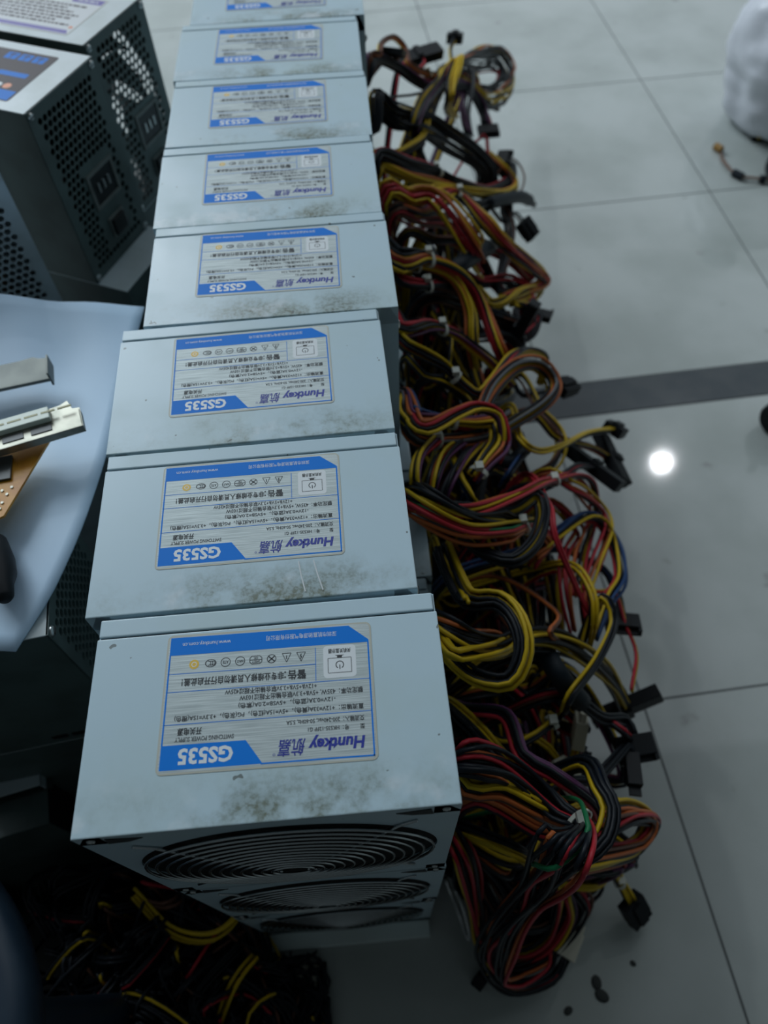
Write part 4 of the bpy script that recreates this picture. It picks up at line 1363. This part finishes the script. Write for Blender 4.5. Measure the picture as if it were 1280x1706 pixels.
# ------------------------------------------------------------------ things on the open floor
# clear strap by the front of the stack
m_clear = new_mat('clear_plastic', (0.45, 0.50, 0.52), 0.15)
m_clear.node_tree.nodes['Principled BSDF'].inputs['Transmission Weight'].default_value = 0.7
c = spline([at(742, 1462, .06), at(752, 1490, .045), at(764, 1520, .02), at(776, 1556, .006), at(783, 1566, .004), at(780, 1545, .012), at(770, 1508, .03), at(758, 1480, .05)], 0.004)
b = MB()
b.tube(c, 0.0016, 8)
tag(b.build('plastic_strap', m_clear, smooth=True), 'clear bent plastic strap hanging by the foot of the nearest stack', 'strap')

# white carrier bag
m_bag = new_mat('white_plastic_film', (0.72, 0.74, 0.80), 0.35)
m_bag.node_tree.nodes['Principled BSDF'].inputs['Subsurface Weight'].default_value = 0.0
from mathutils import noise as mnoise
b = MB()
prof = [(0.0, 0.0), (0.060, 0.001), (0.085, 0.012), (0.098, 0.040), (0.103, 0.080), (0.112, 0.105), (0.115, 0.140), (0.106, 0.175), (0.085, 0.205), (0.055, 0.225), (0.030, 0.235), (0.018, 0.245), (0.022, 0.262), (0.036, 0.280), (0.030, 0.284), (0.0, 0.272)]
cb = Vector((0.812, 1.165, 0.0))
N = 64
pr = spline([Vector((r_, 0, z_)) for r_, z_ in prof], 0.008)
vs = []
for p in pr:
    for i in range(N):
        a = 2 * math.pi * i / N
        rr = max(p.x, 0.0008)
        q = Vector((math.cos(a) * 2.2, math.sin(a) * 2.2, p.z * 14))
        d = 0.010 * mnoise.noise(q) + 0.008 * abs(mnoise.noise(q * 2.1)) + 0.004 * mnoise.noise(Vector((a * 3, p.z * 60, 2)))
        rr2 = rr * (1 + d / 0.1)
        vs.append((rr2 * math.cos(a), rr2 * math.sin(a), max(0.0, p.z + d * 0.4 * (1 if p.z > 0.01 else 0))))
fs = []
for j in range(len(pr) - 1):
    for i in range(N):
        fs.append((j * N + i, j * N + (i + 1) % N, (j + 1) * N + (i + 1) % N, (j + 1) * N + i))
b.add(vs, fs)
bag = b.build('plastic_bag', m_bag, loc=cb, smooth=True)
tag(bag, 'full white plastic bag standing on the floor at the upper right edge', 'bag')

# loose short cables beside the bag
r = tag(empty('cable', at(1215, 275, 0)), 'short brown cable with an orange tip lying below the white bag', 'cable')
o0 = r.location
b = MB()
for k in (-1, 1):
    b.tube(spline([at(1200, 252, .004) + Vector((0, k * .0015, 0)) - o0, at(1206, 268, .005) + Vector((k * .0015, 0, 0)) - o0, at(1228, 291, .006) + Vector((0, k * .0012, 0)) - o0, at(1260, 297, .006) + Vector((0, k * .0012, 0)) - o0, at(1300, 300, .006) - o0], 0.008), 0.0016, 6)
b.build('wire', new_mat('wire_dull_brown', (0.16, 0.09, 0.06), 0.5), r, smooth=True)
for nm, px, py, px2, py2, rr, m in (('tip', 1192, 243, 1203, 250, 0.006, new_mat('tip_orange', (0.30, 0.16, 0.03), 0.5)), ('sleeve', 1222, 287, 1238, 295, 0.006, m_sleeve), ('sleeve', 1266, 298, 1276, 299, 0.006, m_sleeve)):
    b = MB()
    b.tube([at(px, py, .006) - o0, at(px2, py2, .006) - o0], rr, 10)
    b.build(nm, m, r)
r = tag(empty('cable', at(1265, 235, 0)), 'yellow and black cable with a black plug tucked under the white bag', 'cable')
o0 = r.location
b = MB()
b.bbox(-0.010, 0.010, -0.007, 0.007, 0, 0.012, 0.001, 0, Matrix.Translation(at(1260, 233, 0) - o0))
b.build('connector', m_black, r)
b = MB()
for k in range(3):
    b.tube(spline([at(1264, 231, .006 + .003 * k) - o0, at(1278, 221, .008 + .003 * k) - o0, at(1300, 222, .006 + .003 * k) - o0], 0.008), 0.0016, 6, 0 if k else 1)
b.tube(spline([at(1285, 262, .004) - o0, at(1279, 280, .004) - o0, at(1284, 300, .004) - o0], 0.008), 0.004, 8, 1)
b.build('wire', [WIRE['y'], WIRE['k']], r, smooth=True)

# black caster at the right edge
pc = at(1297, 712, 0)
r = tag(empty('caster', (pc.x, pc.y, 0), rad(35)), 'black twin-wheel chair caster at the right edge below the dark floor strip', 'caster')
for s in (-1, 1):
    b = MB()
    M = Matrix.Translation((s * 0.013, 0, 0.024)) @ Matrix.Rotation(rad(90), 4, 'Y')
    b.lathe([(0.014, -0.008), (0.022, -0.0075), (0.024, -0.004), (0.024, 0.004), (0.022, 0.0075), (0.014, 0.008)], 32, 0, M)
    b.build('wheel', m_black, r, smooth=True, angle=40)
b = MB()
b.bbox(-0.004, 0.004, -0.022, 0.022, 0.020, 0.050, 0.003)
b.lathe([(0.020, 0.046), (0.020, 0.054), (0.009, 0.058), (0.006, 0.062), (0.006, 0.090), (0.001, 0.091)], 24)
b.build('fork', m_black, r, smooth=True, angle=40)

# crumbs of dirt on the near floor
for k, (px, py, s) in enumerate(((994, 1637, 0.0042), (1003, 1659, 0.0046), (947, 1684, 0.003), (1060, 1441, 0.002), (1055, 1605, 0.002))):
    b = MB()
    b.lathe([(s * 0.9, 0.0), (s, 0.0006), (s * 0.7, 0.0016), (s * 0.15, 0.002)], 10)
    o = b.build('dirt_crumb', new_mat('dirt', (0.03, 0.035, 0.033), 0.8), loc=at(px, py, 0))
    o.scale = (1, 1.35, 1)
    o.rotation_euler = (0, 0, k)
    tag(o, ('dark crumb on the near floor, upper one of the close pair', 'dark crumb on the near floor, lower one of the close pair', 'dark crumb nearest the bottom frame edge',
            'tiny crumb just below the thick cable end', 'tiny crumb on the tile right of the floor cables')[k], 'dirt')
